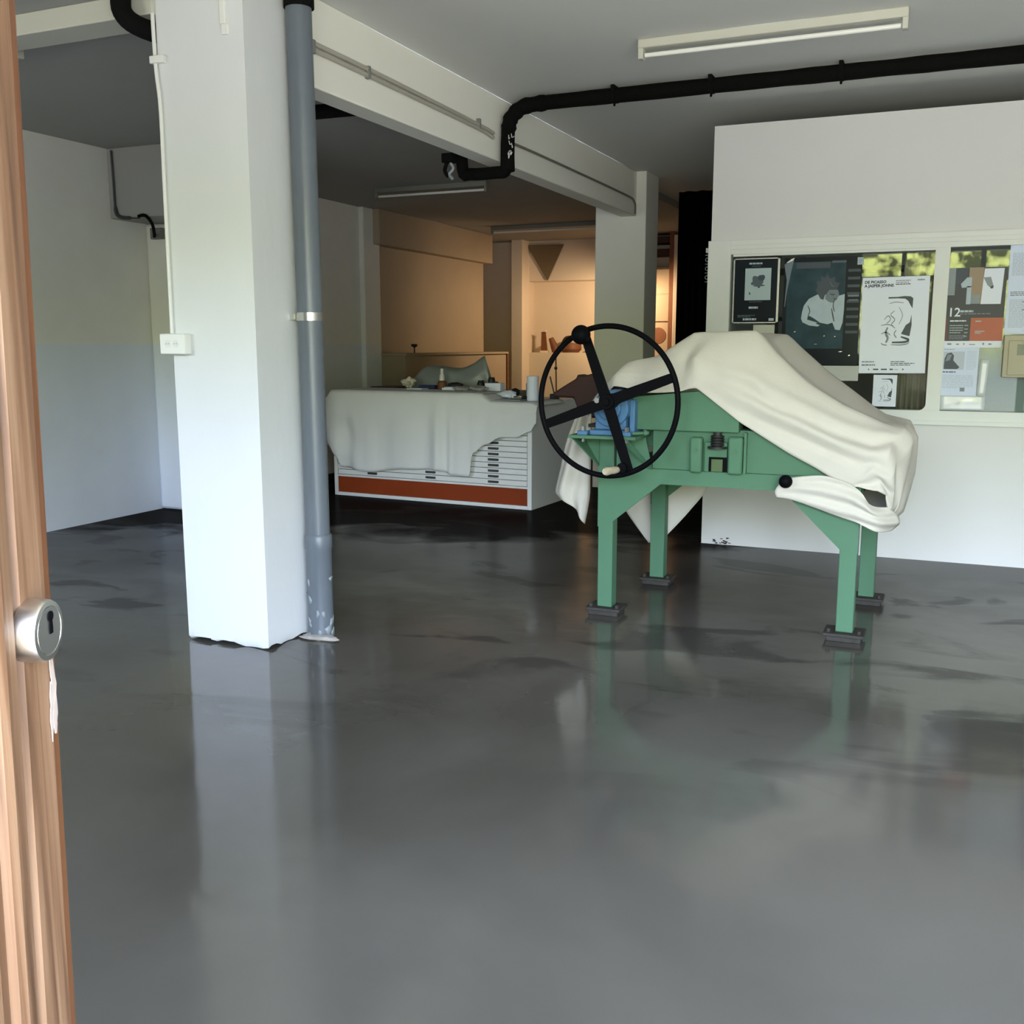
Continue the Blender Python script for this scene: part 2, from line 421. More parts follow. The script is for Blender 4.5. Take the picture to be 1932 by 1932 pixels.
# near pillar, slightly rounded arrises, ragged plaster foot
def pillar_mb(x0, x1, y0, y1, z1, rag=0.):
    mb = MB(); per = []
    n = 14
    for (ax, ay, bx, by) in ((x0,y0,x1,y0),(x1,y0,x1,y1),(x1,y1,x0,y1),(x0,y1,x0,y0)):
        for i in range(n): per.append((ax+(bx-ax)*i/n, ay+(by-ay)*i/n))
    zs = [0,.02,.05,.1,.3,.6,1,1.4,1.8,2.2,2.6,z1]
    rows = []
    for j, z in enumerate(zs):
        row = []
        for k, (x, y) in enumerate(per):
            d = .004*noise.noise(Vector((x*5,y*5,z*2)))
            q = 1 + (0 if j > 2 else 0)
            cx, cy = (x0+x1)/2, (y0+y1)/2
            s = 1 + d
            if rag and j == 0: s -= rag*max(0, noise.noise(Vector((x*14,y*14,3)))+.25)
            row.append((cx+(x-cx)*s, cy+(y-cy)*s, z + (rag*.42*abs(noise.noise(Vector((x*11,y*11,1)))) if (rag and j == 0) else 0)))
        row.append(row[0]); rows.append(row)
    mb.grid(rows); bmesh.ops.remove_doubles(mb.bm, verts=mb.bm.verts, dist=1e-5)
    return mb
struct('pillar', pillar_mb(-3.53,-3.03,3.94,4.42,CZ,.10), M_PILLAR, 'large white painted concrete pillar nearest the camera', bevel=.028, sharp=50)
struct('pillar', pillar_mb(-3.46,-2.93,10.1,10.55,CZ), M_PILLAR2, 'far white pillar at the end of the ceiling beam', bevel=.006, sharp=50)
struct('beam', MB().box(-3.19,4.42,2.77,-3.03,10.1,CZ), M_BEAM, 'white downstand beam running from the near pillar to the far pillar', bevel=.008)
struct('beam', MB().box(XL,3.92,3.02,-3.53,4.12,CZL), M_FIX, 'shallow white cross beam left of the near pillar', bevel=.006)
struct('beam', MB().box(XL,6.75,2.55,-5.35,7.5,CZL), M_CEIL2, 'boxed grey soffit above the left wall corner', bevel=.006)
struct('pilaster', MB().box(XL,7.14,0,-5.7,7.5,2.55), M_WALL, 'white pilaster under the boxed soffit', bevel=.03)
struct('pilaster', MB().box(XL,10.68,0,XL+.07,11.05,CZL), M_WALL, 'pale strip of pilaster on the far left wall', bevel=.01)
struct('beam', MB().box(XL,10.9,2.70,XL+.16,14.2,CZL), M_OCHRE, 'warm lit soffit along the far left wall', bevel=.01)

# ------------------------------------------------------------------ open wooden door in the foreground
dl = bpy.data.objects.new('door_1', None); COL.objects.link(dl)
base = Vector((-.592,.496,0)) + .0075*Vector((math.sin(R(22)),-math.cos(R(22)),0)); dl.location = base; dl['_w'] = tuple(base)
dl['kind'] = 'structure'; dl['label'] = 'open oak door leaf at the left edge, free edge towards the room'
nd = Vector((math.cos(R(22)), math.sin(R(22)), 0)); wd = Vector((nd.y, -nd.x, 0)); ud = Vector((-.013,.032,1.0))
def D(w, t, z): return base + wd*w + nd*t + ud*z
def dprism(mb, prof, z0, z1):
    mb.prism([D(w, t, z0) for w, t in prof], ud*(z1-z0)); return mb
leaf = MB()
# profile across the leaf, from the chamfered free edge towards the hinge, with a bead and two grooves
prof = [(.0045,-.001),(.042,0),(.046,-.004),(.052,-.004),(.056,.002),(.072,.004),(.080,.002),(.084,-.003),(.094,-.003),(.098,0),(.125,0),(.130,-.006),(.72,-.006),(.73,0),(.87,0),(.87,-.045),(.0045,-.045)]
dprism(leaf, prof, .01, 2.06)
obj('door_leaf', leaf, M_WOOD, dl, sharp=20)
obj('lipping', dprism(MB(), [(.0045,-.001),(-.0085,-.0035),(-.0085,-.045),(.0045,-.045)], .01, 2.06), M_WOODE, dl, label='darker orange wood edge')
LW, LZ = .0325, 1.2985
def lathe_on(mb, w, z, prof_, n=48):
    rows = []
    for r, t in prof_:
        rows.append([D(w + r*math.cos(2*math.pi*k/n), t, z + r*math.sin(2*math.pi*k/n)) for k in range(n+1)])
    mb.grid(rows); bmesh.ops.remove_doubles(mb.bm, verts=mb.bm.verts, dist=1e-6); return mb
lock = lathe_on(MB(), LW, LZ, [(.0226,-.001),(.0226,.003),(.0222,.0125),(.0212,.0147),(.0178,.0150),(.0175,.0138),(.0170,.0138),(.0166,.0148),(.0001,.0148)])
lk = obj('lock_escutcheon', lock, M_STEELB, dl, label='round brushed nickel lock escutcheon')
# profile cylinder slot
slot = MB(); pts = []
for a in range(-60, 241, 20): pts.append((.0042*math.cos(R(a)), .0055+.0042*math.sin(R(a))))
pts += [(-.0026,-.004),(-.0024,-.0085),(.0024,-.0085),(.0026,-.004)]
slot.prism([D(LW-.002+x*.95, .0143, LZ+.005+y*.9) for x, y in pts], nd*.0012)
obj('keyhole', slot, M_BLACK, lk)
sm = MB(); rr_ = random.Random(5)
for k, (w0, z0, a_, b_) in enumerate(((.0035,1.262,.0022,.011),(.0015,1.248,.003,.016),(.0005,1.232,.0025,.013),(.006,1.240,.0022,.012),(.0075,1.222,.0022,.013),(.003,1.222,.003,.010))):
    pts = []
    for i in range(10):
        a = 2*math.pi*i/10; pts.append(D(w0+a_*(.7+.6*rr_.random())*math.cos(a), -.0004+.00006*k, z0+b_*(.7+.6*rr_.random())*math.sin(a)))
    sm.prism(pts, nd*.0006)
obj('paint_smear', sm, mat('dried_pale_paint',(.36,.30,.28,1),.7,noise_amt=.3,scale=60), dl, label='pale paint smears below the lock', kind='stuff')

# ------------------------------------------------------------------ drain pipe on the pillar
PX, PYY = -2.955, 4.27
pp = thing('drain_pipe', 'grey plastic drain pipe running down the right side of the near white pillar', 'pipe', (PX,PYY,0))
obj('pipe_run', MB().tube([(PX+.012,PYY,.0),(PX+.006,PYY,1.6),(PX-.006,PYY,CZ)], .062, 28), M_PVC, pp)
obj('pipe_socket', MB().tube([(PX+.012,PYY,.005),(PX+.012,PYY,.46),(PX+.012,PYY,.47),(PX+.012,PYY,.53),(PX+.012,PYY,.54)], [.066,.066,.070,.070,.064], 28), M_PVC, pp)
cl = MB().tube([(PX+.004,PYY,1.615),(PX+.004,PYY,1.655)], .0665, 28); cl.box(PX-.13,PYY-.06,1.62,PX-.05,PYY-.035,1.65)
obj('pipe_clip', cl, M_STEEL, pp, label='bright metal pipe clip')
sp = MB(); rs_ = random.Random(3)
for k in range(16):
    a = R(-160+190*rs_.random()); z = .015+.30*rs_.random()**2.2; r = .0665
    c = Vector((PX+.012+r*math.cos(a), PYY+r*math.sin(a), z)); w_ = .008+.016*rs_.random(); h_ = .008+.022*rs_.random()
    pts = []
    for i in range(9):
        b = 2*math.pi*i/9; q = .6+.7*rs_.random()
        aa = a + w_*q*math.cos(b)/r; pts.append((PX+.012+(r+.001)*math.cos(aa), PYY+(r+.001)*math.sin(aa), max(.002, z+h_*q*math.sin(b))))
    sp.face(pts)
obj('cement_splashes', sp, M_GREYB, pp, kind='stuff', solid=.002, solid_off=1)
collar = MB().tube([(PX-.002,PYY,3.07),(PX-.002,PYY,CZ)], .072, 24)
obj('pipe_collar', collar, M_FOAM, pp, label='dark collar at the ceiling')
cm = MB(); cm.sphere((PX+.03,PYY-.05,0.004), .10, 18, (1.05,.55,.16), .5, 3)
tag(obj('cement_patch', cm, M_CONC), 'pale lump of cement at the foot of the grey drain pipe', 'cement patch')

# socket box + cables on the near pillar
so = thing('wall_socket', 'white double wall socket box on the left edge of the near pillar', 'socket', (-3.49,3.92,1.45))
obj('box', MB().box(-3.575,3.895,1.452,-3.42,3.945,1.552), M_WHITE, so, bevel=.006)
for x in (-3.525,-3.475):
    f = MB(); f.tube([(x,3.8935,1.503),(x,3.8955,1.503)], .018, 20)
    fo = obj('outlet', f, M_ENAMEL, so)
    for s in (-.007,.007): obj('pin_hole', MB().cyl((x+s,3.8925,1.503),(x+s,3.894,1.503), .0025, 8), M_INKG, fo)
cb = MB().tube(polycurve([(-3.524,3.93,1.552),(-3.522,3.93,2.2),(-3.52,3.93,2.6),(-3.535,3.93,2.8),(-3.54,3.93,CZ)]), .009, 10)
tag(obj('cable', cb, M_WHITE), 'white painted cable running up the left edge of the near pillar', 'cable')
kc = MB().box(-3.56,3.915,2.80,-3.48,3.945,2.835)
tag(obj('cable_clip', kc, M_WHITE, bevel=.004), 'small white cable clip on the upper left edge of the near pillar', 'clip')
ct = MB().box(-3.15,3.925,2.93,-3.12,3.945,CZ).box(-3.145,3.928,2.885,-3.11,3.945,2.93)
tag(obj('cable_trunking', ct, M_WHITE, bevel=.003), 'short white strip of trunking at the top of the near pillar', 'trunking')

# ------------------------------------------------------------------ cables on the beam
xb = -3.018
cd = thing('conduit', 'twin painted conduit sloping along the near half of the ceiling beam', 'conduit', (xb,5.5,2.9))
for dz in (-.015,.015):
    obj('conduit_tube', MB().tube(polycurve([(xb,4.42,2.957+dz),(xb,5.2,2.952+dz),(xb,6.35,2.935+dz*.8),(xb,6.62,2.92+dz)],5), .0125, 10), M_CABLE, cd)
for y in (4.46,4.98,6.38):
    obj('saddle_clip', MB().box(xb-.012,y-.012,2.92,xb+.016,y+.012,2.985), M_GREYW, cd, bevel=.003)
tag(obj('cable', MB().tube(polycurve([(xb,6.8,2.925),(xb,7.6,2.93),(xb,9.6,2.925),(xb,9.98,2.90),(xb,10.02,2.78)],5), .010, 8), M_CABLED), 'thin painted cable along the far half of the ceiling beam', 'cable')

# ------------------------------------------------------------------ black insulated pipes
def wob_tube(pts, r, n=18, amp=.012, seg=8, seed=1):
    P = []
    for i in range(len(pts)-1):
        a, b = Vector(pts[i]), Vector(pts[i+1]); L_ = (b-a).length; k = max(2, int(L_/.09))
        for j in range(k): P.append(a+(b-a)*j/k)
    P.append(Vector(pts[-1]))
    rs = [r*(1+amp/r*noise.noise(p*5+Vector((seed,0,0)))) for p in P]
    return MB().tube(P, rs, n)
bp = thing('insulated_pipe', 'long black insulated pipe under the right ceiling dropping over the beam', 'pipe', (-.5,6.78,2.6))
elb = [(-2.70,6.78,3.14),(-2.86,6.775,3.125),(-2.945,6.765,3.06),(-2.965,6.755,2.98)]
obj('straight_run', wob_tube([(XR,6.78,3.14),(-2.72,6.78,3.14)], .049, amp=.004), M_FOAM, bp)
obj('elbow', MB().tube(polycurve(elb,5), [.052+.004*math.sin(i*1.9) for i in range(16)], 18), M_FOAM, bp)
obj('drop', wob_tube([(-2.965,6.755,3.0),(-2.968,6.75,2.88),(-2.965,6.74,2.70)], .048, amp=.03, seed=4), M_FOAM, bp)
obj('return_elbow', MB().tube(polycurve([(-2.965,6.74,2.76),(-2.985,6.74,2.70),(-3.05,6.74,2.695),(-3.26,6.76,2.70),(-3.33,6.77,2.74),(-3.34,6.77,3.1)],4), .043, 16), M_FOAM, bp)
for x in (.3,-.75,-1.55,-2.2):
    obj('hanger', MB().tube([(x,6.78,3.088),(x,6.775,3.075)], .008, 8).box(x-.012,6.726,3.10,x+.012,6.834,CZ), M_FOAM, bp)
wt = MB()
for k in range(7):
    a = Vector((-2.93+.02*random.random(), 6.66+.03*random.random(), 2.80+.16*random.random()))
    wt.tube(polycurve([a, a+Vector((.02*random.random(),-.03*random.random(),-.03)), a+Vector((.03*random.random()-.01,.02,-.06*random.random()))],3), .003, 6)
obj('loose_wires', wt, M_WHITE, bp, label='frayed pale wires beside the drop', kind='stuff')
bp2 = MB().tube(polycurve([(-3.655,3.86,CZL),(-3.65,3.86,3.02),(-3.60,3.93,2.965),(-3.52,4.2,2.95),(-3.62,4.9,2.98),(-3.95,5.55,3.0),(-4.3,5.80,3.0),(-4.2,5.84,3.0),(-3.9,5.85,3.0),(-3.22,5.88,3.0)],5), .046, 16)
tag(obj('insulated_pipe', bp2, M_FOAM), 'black pipe looping under the cross beam behind the top of the near pillar', 'pipe')

# bracket dangling under the beam
bk = thing('ceiling_bracket', 'small black bracket with pale cable ends hanging under the far ceiling beam', 'bracket', (-3.30,6.5,2.6))
obj('bracket_arm', MB().box(-3.34,6.46,2.74,-3.26,6.54,2.80), M_FOAM, bk)
obj('cable_end', MB().tube(polycurve([(-3.29,6.5,2.74),(-3.27,6.5,2.70),(-3.30,6.5,2.665),(-3.27,6.49,2.63)],4), .010, 8), M_GREYB, bk)
obj('cable_end', MB().tube(polycurve([(-3.32,6.5,2.74),(-3.335,6.5,2.69),(-3.31,6.5,2.65)],4), .014, 8), M_FOAM, bk)

# ------------------------------------------------------------------ fluorescent battens
def batten(label, x0, x1, y, zc, group=None, m=None, slope=0.):
    m = m or M_FIX
    t = thing('fluorescent_light', label, 'light fixture', (x0,y,zc-.11))
    obj('housing', MB().box(x0,y-.035,zc-.05,x1,y+.035,zc), m, t, bevel=.006)
    obj('lamp_tube', MB().cyl((x0+.035,y,zc-.083),(x1-.035,y,zc-.083), .013, 14), M_TUBE, t)
    for x in (x0, x1-.03):
        obj('lamp_holder', MB().box(x,y-.028,zc-.105,x+.03,y+.028,zc-.045), m, t, bevel=.005)
    return t
batten('white fluorescent batten on the right ceiling above the green press', -1.76,-.33,5.86,CZ)
batten('dim fluorescent batten on the left ceiling in front of the chest of drawers', -5.72,-4.42,9.55,CZL,m=M_FIXD)
batten('dim fluorescent batten on the far left ceiling near the lit recess', -6.05,-4.42,13.2,CZL,m=M_FIXD)
batten('white end of a fluorescent batten peeking past the wooden door under the cross beam', -5.95,-4.70,4.20,CZL)

# corner cable and junction box on the left bay
tag(obj('cable', MB().tube(polycurve([(-6.585,6.735,3.10),(-6.58,6.735,2.85),(-6.575,6.735,2.62),(-6.53,6.735,2.56),(-6.42,6.735,2.545),(-6.32,6.735,2.54)],5), [.009]*10+[.016]*11+[.006]*5, 8), M_CHAR), 'dark cable in the upper corner of the left bay beside the soffit', 'cable')
jb = thing('junction_box', 'small open junction box with black cable under the grey soffit', 'junction box', (-6.48,7.1,2.41))
obj('box', MB().box(-6.54,7.085,2.41,-6.42,7.139,2.505), M_GREYW, jb, bevel=.005)
obj('cable_end', MB().tube(polycurve([(-6.33,6.735,2.555),(-6.28,6.735,2.562),(-6.24,6.74,2.545),(-6.30,6.86,2.50),(-6.44,7.03,2.44),(-6.48,7.07,2.43)],4), .014, 8), M_FOAM, jb)

# ------------------------------------------------------------------ the etching press
PR = thing('etching_press', 'green steel etching press with a big black hand wheel, half covered by a cream cloth', 'printing press', (-1.05,5.7,0))
FY0, FY1 = 5.25, 5.335      # front side frame
BY0, BY1 = 6.075, 6.16      # rear side frame
def leg(x0, x1, y0, y1, zt, foot_dx=0.):
    l = obj('leg', MB().box(x0,y0,.045,x1,y1,zt), M_GREEN, PR, bevel=.004)
    cx, cy = (x0+x1)/2, (y0+y1)/2
    obj('foot_plate', MB().box(cx-.10,cy-.085,.028,cx+.10,cy+.085,.044).box(cx-.085,cy-.07,0.0,cx+.085,cy+.07,.028), M_DSTEEL, l, bevel=.003)
    for sx in (-.075,.075): obj('anchor_bolt', MB().cyl((cx+sx,cy-.05,.044),(cx+sx,cy-.05,.062), .011, 6), M_DSTEEL, l)
leg(-1.760,-1.675,FY0,FY1,1.0)
leg(-.473,-.387,FY0,FY1,.84)
leg(-1.690,-1.600,BY0,BY1,.84)
leg(-.432,-.345,BY0,BY1,.84)
def side(y0, y1, dx=0.):
    s = -1 if y0 < 5.7 else 1
    yo = y0 if s < 0 else y1
    mb = MB()
    # lower beam with splayed gussets down both legs, cut from one plate
    mb.box(-1.762+dx,min(yo,yo-s*.02),.757,-.385+dx,max(yo,yo-s*.02),.838)
    mb.prism([(-1.762+dx,yo,.757),(-1.762+dx,yo,.50),(-1.675+dx,yo,.535),(-1.41+dx,yo,.757)], (0,-s*.02,0))
    mb.prism([(-.765+dx,yo,.757),(-.473+dx,yo,.475),(-.385+dx,yo,.46),(-.385+dx,yo,.757)], (0,-s*.02,0))
    obj('side_beam', mb, M_GREEN, PR)
    up = MB().prism([(-1.46+dx,yo-s*.012,.838),(-.45+dx,yo-s*.012,.838),(-.45+dx,yo-s*.012,.87),(-.78+dx,yo-s*.012,1.06),(-1.46+dx,yo-s*.012,1.06)], (0,-s*.04,0))
    obj('side_plate', up, M_GREEN, PR, bevel=.003)
side(FY0-.004,FY1); side(BY0,BY1+.004,.05)
obj('cross_member', MB().box(-1.73,FY1,.76,-1.65,BY0,.84), M_GREEN, PR)
obj('cross_member', MB().box(-.46,FY1,.76,-.38,BY0,.84), M_GREEN, PR)
# bed and upper housing (mostly under the cloth)
obj('press_bed', MB().box(-1.85,5.32,1.045,-.24,6.07,1.063), M_DSTEEL, PR)
obj('bed_support', MB().box(-1.70,5.36,.95,-.26,6.03,1.044), M_GREEN, PR)
hs = MB().prism([(-1.566,5.215,1.05),(-.995,5.215,1.05),(-.995,5.215,1.14),(-1.19,5.215,1.262),(-1.566,5.215,1.225)], (0,.12,0))
obj('roller_housing', hs, M_GREEN, PR, bevel=.004)
obj('roller_housing', MB().prism([(-1.50,6.06,1.063),(-.98,6.06,1.063),(-.98,6.06,1.12),(-1.15,6.06,1.25),(-1.50,6.06,1.2)], (0,.1,0)), M_GREEN, PR, bevel=.004)
obj('top_roller', MB().cyl((-1.24,5.34,1.21),(-1.24,6.06,1.21), .14, 32), M_STEEL, PR)
obj('pressure_bridge', MB().box(-1.2,5.42,1.35,-1.0,6.04,1.50).box(-1.14,5.44,1.1,-1.06,5.5,1.36).box(-1.14,5.94,1.1,-1.06,6.0,1.36), M_GREEN, PR, bevel=.005)
# guide angles, spring and slot below the housing
for x0, x1, z1 in ((-1.247,-1.183,1.02),(-1.047,-.972,1.028)):
    g = obj('guide_angle', MB().box(x0,5.205,.832,x1,5.262,z1), M_GREEN, PR, bevel=.012)
    obj('guide_bolt', MB().cyl(((x0+x1)/2,5.205,.955),((x0+x1)/2,5.199,.955), .010, 6), M_GREEN, g)
obj('rib', MB().box(-.968,5.225,.838,-.955,5.262,1.05), M_GREEN, PR)
obj('slide_block', MB().box(-1.175,5.235,.838,-1.055,5.258,.995), M_GREEN, PR, bevel=.004)
obj('slot_plate', MB().box(-1.148,5.228,.842,-1.055,5.236,.918), M_BLACK, PR)
obj('slot_block', MB().box(-1.135,5.224,.842,-1.075,5.231,.908), M_GREENY, PR, label='yellow green block in the slot', bevel=.002)
spg = MB()
for k in range(4): spg.ring((-1.105,5.222,.985+.014*k), .030, .006, 'Z', 24, 8)
spg.cyl((-1.105,5.222,.965),(-1.105,5.222,.975), .050, 20).cyl((-1.105,5.222,.975),(-1.105,5.222,1.05), .022, 14)
obj('pressure_spring', spg, M_RUB, PR)
# bracket carrying the gearbox, on the extension of the left front leg
br = MB().box(-1.872,5.06,1.006,-1.50,5.45,1.022)
br.prism([(-1.868,5.26,1.006),(-1.76,5.26,1.006),(-1.76,5.26,.83)], (0,.012,0))
br.prism([(-1.60,5.10,1.006),(-1.555,5.10,1.006),(-1.455,5.24,.835),(-1.475,5.24,.835)], (0,.012,0))
br.prism([(-1.66,5.252,1.006),(-1.50,5.252,1.006),(-1.46,5.252,.838),(-1.66,5.252,.838)], (0,.012,0))
br.prism([(-1.868,5.09,1.006),(-1.868,5.26,1.006),(-1.76,5.26,.83)], (.010,0,0))
obj('motor_bracket', br, M_GREEN, PR)
gb = obj('gearbox', MB().box(-1.768,5.10,1.022,-1.562,5.43,1.05).box(-1.745,5.13,1.05,-1.575,5.42,1.17)
   .cyl((-1.655,5.11,1.165),(-1.655,5.43,1.165), .098, 32).cyl((-1.655,5.085,1.165),(-1.655,5.12,1.165), .062, 28)
   .cyl((-1.75,5.28,1.10),(-1.78,5.28,1.10), .05, 20).box(-1.565,5.16,1.03,-1.535,5.38,1.21), M_BLUE, PR, label='blue cast gearbox', bevel=.006)
for x, y in ((-1.80,5.10),(-1.56,5.10),(-1.80,5.40),(-1.56,5.40)):
    obj('foot_lug', MB().box(x-.028,y-.025,1.022,x+.028,y+.025,1.045), M_BLUE, gb, bevel=.004)
    obj('bolt', MB().cyl((x,y,1.044),(x,y,1.068), .013, 6), M_STEEL, gb)
    obj('bolt_end', MB().cyl((x,y,.985),(x,y,1.006), .010, 6), M_STEEL, gb)
obj('adjusting_rod', MB().tube([(-1.54,5.12,1.035),(-1.46,5.17,1.038)], .009, 10).cyl((-1.485,5.155,1.038),(-1.47,5.165,1.038), .017, 6), M_GREEN, PR)
# hand wheel
WC = Vector((-1.637,5.0,1.207)); WR = .400; wrot = R(-6)
hw = obj('hand_wheel', MB().ring(WC, WR-.014, .0145, 'Y', 96, 14, wrot), M_BLACK, PR)
Rw = Matrix.Rotation(wrot, 3, 'Z')
def wp_(r, a, dy=0.): return WC + Rw @ Vector((r*math.cos(a), dy, r*math.sin(a)))
for a in (R(20),R(111),R(200),R(290)):
    s = MB(); q = Vector((-math.sin(a),0,math.cos(a)))
    o_ = [wp_(.03,a,-.008)+Rw@q*.030, wp_(WR-.012,a,-.008)+Rw@q*.024, wp_(WR-.012,a,-.008)-Rw@q*.024, wp_(.03,a,-.008)-Rw@q*.030]
    s.prism(o_, Rw@Vector((0,.014,0)))
    obj('spoke', s, M_BLACK, hw, bevel=.002)
obj('hub', MB().cyl(WC+Vector((0,-.02,0)), WC+Vector((0,.11,0)), .040, 24).cyl(WC+Vector((0,-.022,0)), WC+Vector((0,-.032,0)), .020, 12), M_BLACK, hw, bevel=.002)
obj('hub_pin', MB().cyl(WC+Vector((-.052,-.015,.006)), WC+Vector((-.052,.0,.006)), .014, 14), M_STEEL, hw, label='small bright pin beside the hub')
kn = wp_(.365,R(110.5),-.055)
obj('ball_knob', MB().sphere(kn,.050,28).cyl(kn, kn+Vector((.006,.055,-.02)), .024, 16), M_BLACK, hw)
gp = wp_(.350,R(286))
obj('crank_grip', MB().lathe((0,0,0), [(.012,0),(.017,.01),(.020,.035),(.019,.075),(.022,.105),(.016,.118)], 20).xform(Matrix.Translation(gp+Vector((-.02,-.02,-.01))) @ Matrix.Rotation(R(90),4,'X') @ Matrix.Rotation(R(-18),4,'Y')), mat('worn_wood_grip',(.42,.36,.26,1),.6,noise_amt=.4,scale=40), hw, label='worn pale wooden crank grip')
obj('grip_collar', MB().cyl(gp+Vector((0,-.03,0)), gp+Vector((0,.02,0)), .026, 18), M_BLACK, hw)
obj('stop_knob', MB().sphere((-.742,5.165,.818),.034,24).cyl((-.742,5.165,.818),(-.742,5.25,.818), .014, 12), M_BLACK, PR, label='round black knob on the lower beam')

# ------------------------------------------------------------------ cream cloth over the press
def fold(rows, f):
    """push every row point along z/y by f(u, v)"""
    nu, nv = len(rows), len(rows[0])
    for i in range(nu):
        for k in range(nv):
            d = f(i/(nu-1), k/(nv-1))
            rows[i][k] = rows[i][k] + d
    return rows
S = [
 [(-1.88,5.40,1.10),(-1.87,5.42,1.17),(-1.85,5.50,1.23),(-1.84,5.75,1.24),(-1.84,6.02,1.22),(-1.84,6.22,.95)],
 [(-1.679,5.24,1.276),(-1.675,5.275,1.345),(-1.640,5.36,1.400),(-1.62,5.72,1.385),(-1.62,6.08,1.39),(-1.62,6.24,1.05)],
 [(-1.481,5.205,1.249),(-1.48,5.26,1.345),(-1.475,5.36,1.437),(-1.46,5.72,1.42),(-1.46,6.08,1.45),(-1.45,6.24,1.0)],
 [(-1.309,5.200,1.257),(-1.30,5.285,1.41),(-1.276,5.36,1.560),(-1.27,5.72,1.53),(-1.25,6.09,1.545),(-1.25,6.25,.95)],
 [(-1.215,5.190,1.276),(-1.235,5.225,1.43),(-1.136,5.36,1.563),(-1.12,5.72,1.535),(-1.10,6.10,1.557),(-1.10,6.25,.92)],
 [(-.985,5.200,1.103),(-.965,5.235,1.33),(-.952,5.36,1.566),(-.93,5.72,1.515),(-.900,6.10,1.551),(-.90,6.25,.90)],
 [(-.860,5.210,1.028),(-.845,5.225,1.22),(-.845,5.36,1.455),(-.83,5.72,1.40),(-.810,6.10,1.472),(-.80,6.25,.90)],
 [(-.740,5.215,.958),(-.70,5.22,1.13),(-.684,5.36,1.307),(-.67,5.72,1.27),(-.66,6.10,1.340),(-.64,6.25,.88)],
 [(-.60,5.215,.885),(-.54,5.21,1.03),(-.505,5.36,1.195),(-.50,5.72,1.165),(-.505,6.10,1.228),(-.50,6.25,.86)],
 [(-.44,5.210,.789),(-.37,5.20,.95),(-.320,5.35,1.115),(-.32,5.72,1.09),(-.34,6.10,1.108),(-.34,6.24,.85)],
 [(-.40,5.205,.80),(-.29,5.20,.94),(-.215,5.37,1.082),(-.21,5.72,1.078),(-.215,6.08,1.068),(-.22,6.2,.85)],
 [(-.315,5.212,.80),(-.245,5.22,.885),(-.168,5.40,1.02),(-.158,5.72,1.01),(-.182,6.04,.985),(-.20,6.15,.82)],
 [(-.268,5.235,.76),(-.232,5.26,.81),(-.178,5.42,.86),(-.155,5.72,.82),(-.195,6.0,.76),(-.22,6.1,.72)],
 [(-.255,5.275,.705),(-.235,5.30,.70),(-.210,5.42,.68),(-.20,5.66,.635),(-.235,5.92,.59),(-.26,6.05,.60)],
 [(-.285,5.30,.63),(-.285,5.32,.615),(-.285,5.40,.585),(-.29,5.62,.565),(-.30,5.85,.56),(-.31,5.98,.58)],
]
main = patch(S, 8, 12, .72)
def g_(x, s): return math.exp(-(x/s)**2)
def folds_main(u, v):
    d = Vector((0,0,0))
    if u > .28:
        t = (u-.30)/.38
        c1 = .075+.17*t; c2 = .18+.16*t; c3 = .02+.10*t
        w = max(0,min(1,(u-.30)/.08))*max(0,min(1,(.76-u)/.10))
        a = .024*g_(v-c1,.030)-.015*g_(v-c1+.055,.03) + .016*g_(v-c2,.028)-.010*g_(v-c2+.05,.028)
        d += Vector((0,-a*w,a*w*.45))
        # gathers at the right end
        w2 = max(0,min(1,(u-.62)/.1))
        d += w2*Vector((.010*math.sin(v*34+u*18),-.012*math.sin(v*46-u*22),.010*math.sin(v*40+u*30)))
    d += Vector((0,0,.004*noise.noise(Vector((u*9,v*9,0)))))
    return d
fold(main, folds_main)
cl = MB(); cl.grid(main)
F = [
 [(-.748,5.19,.826),(-.65,5.19,.842),(-.548,5.19,.858),(-.46,5.185,.83),(-.385,5.19,.778),(-.335,5.195,.722),(-.255,5.265,.705)],
 [(-.775,5.185,.80),(-.66,5.175,.80),(-.55,5.175,.80),(-.45,5.175,.765),(-.375,5.175,.715),(-.305,5.195,.675),(-.215,5.31,.665)],
 [(-.795,5.185,.766),(-.67,5.18,.752),(-.55,5.18,.735),(-.44,5.185,.70),(-.365,5.185,.66),(-.285,5.205,.635),(-.20,5.33,.62)],
 [(-.789,5.19,.733),(-.696,5.19,.713),(-.539,5.19,.673),(-.42,5.19,.636),(-.36,5.19,.606),(-.30,5.215,.588),(-.235,5.34,.580)],
]
fl = patch(F, 8, 8)
fold(fl, lambda u, v: Vector((0,-.010*math.sin(u*15+v*5)*min(1,v*3),.006*math.sin(v*12))))
cl.grid(fl)
cl.grid(patch([[(-.60,5.80,.90),(-.42,5.80,.90),(-.19,5.78,.90)],[(-.60,5.80,.72),(-.42,5.78,.72),(-.21,5.74,.70)],[(-.58,5.62,.60),(-.42,5.60,.59),(-.27,5.60,.575)]],4,4))
T = [
 [(-1.955,5.44,1.12),(-1.90,5.40,1.15),(-1.86,5.42,1.17)],
 [(-2.045,5.50,.95),(-1.96,5.46,.96),(-1.885,5.50,.94)],
 [(-2.09,5.51,.78),(-2.0,5.46,.77),(-1.892,5.50,.741)],
 [(-2.122,5.51,.66),(-2.02,5.47,.64),(-1.898,5.50,.62)],
 [(-2.122,5.51,.632),(-1.99,5.49,.55),(-1.928,5.50,.46)],
]
tl = patch(T, 8, 8); fold(tl, lambda u, v: Vector((0,.018*math.sin(v*11+u*2),0))); cl.grid(tl)
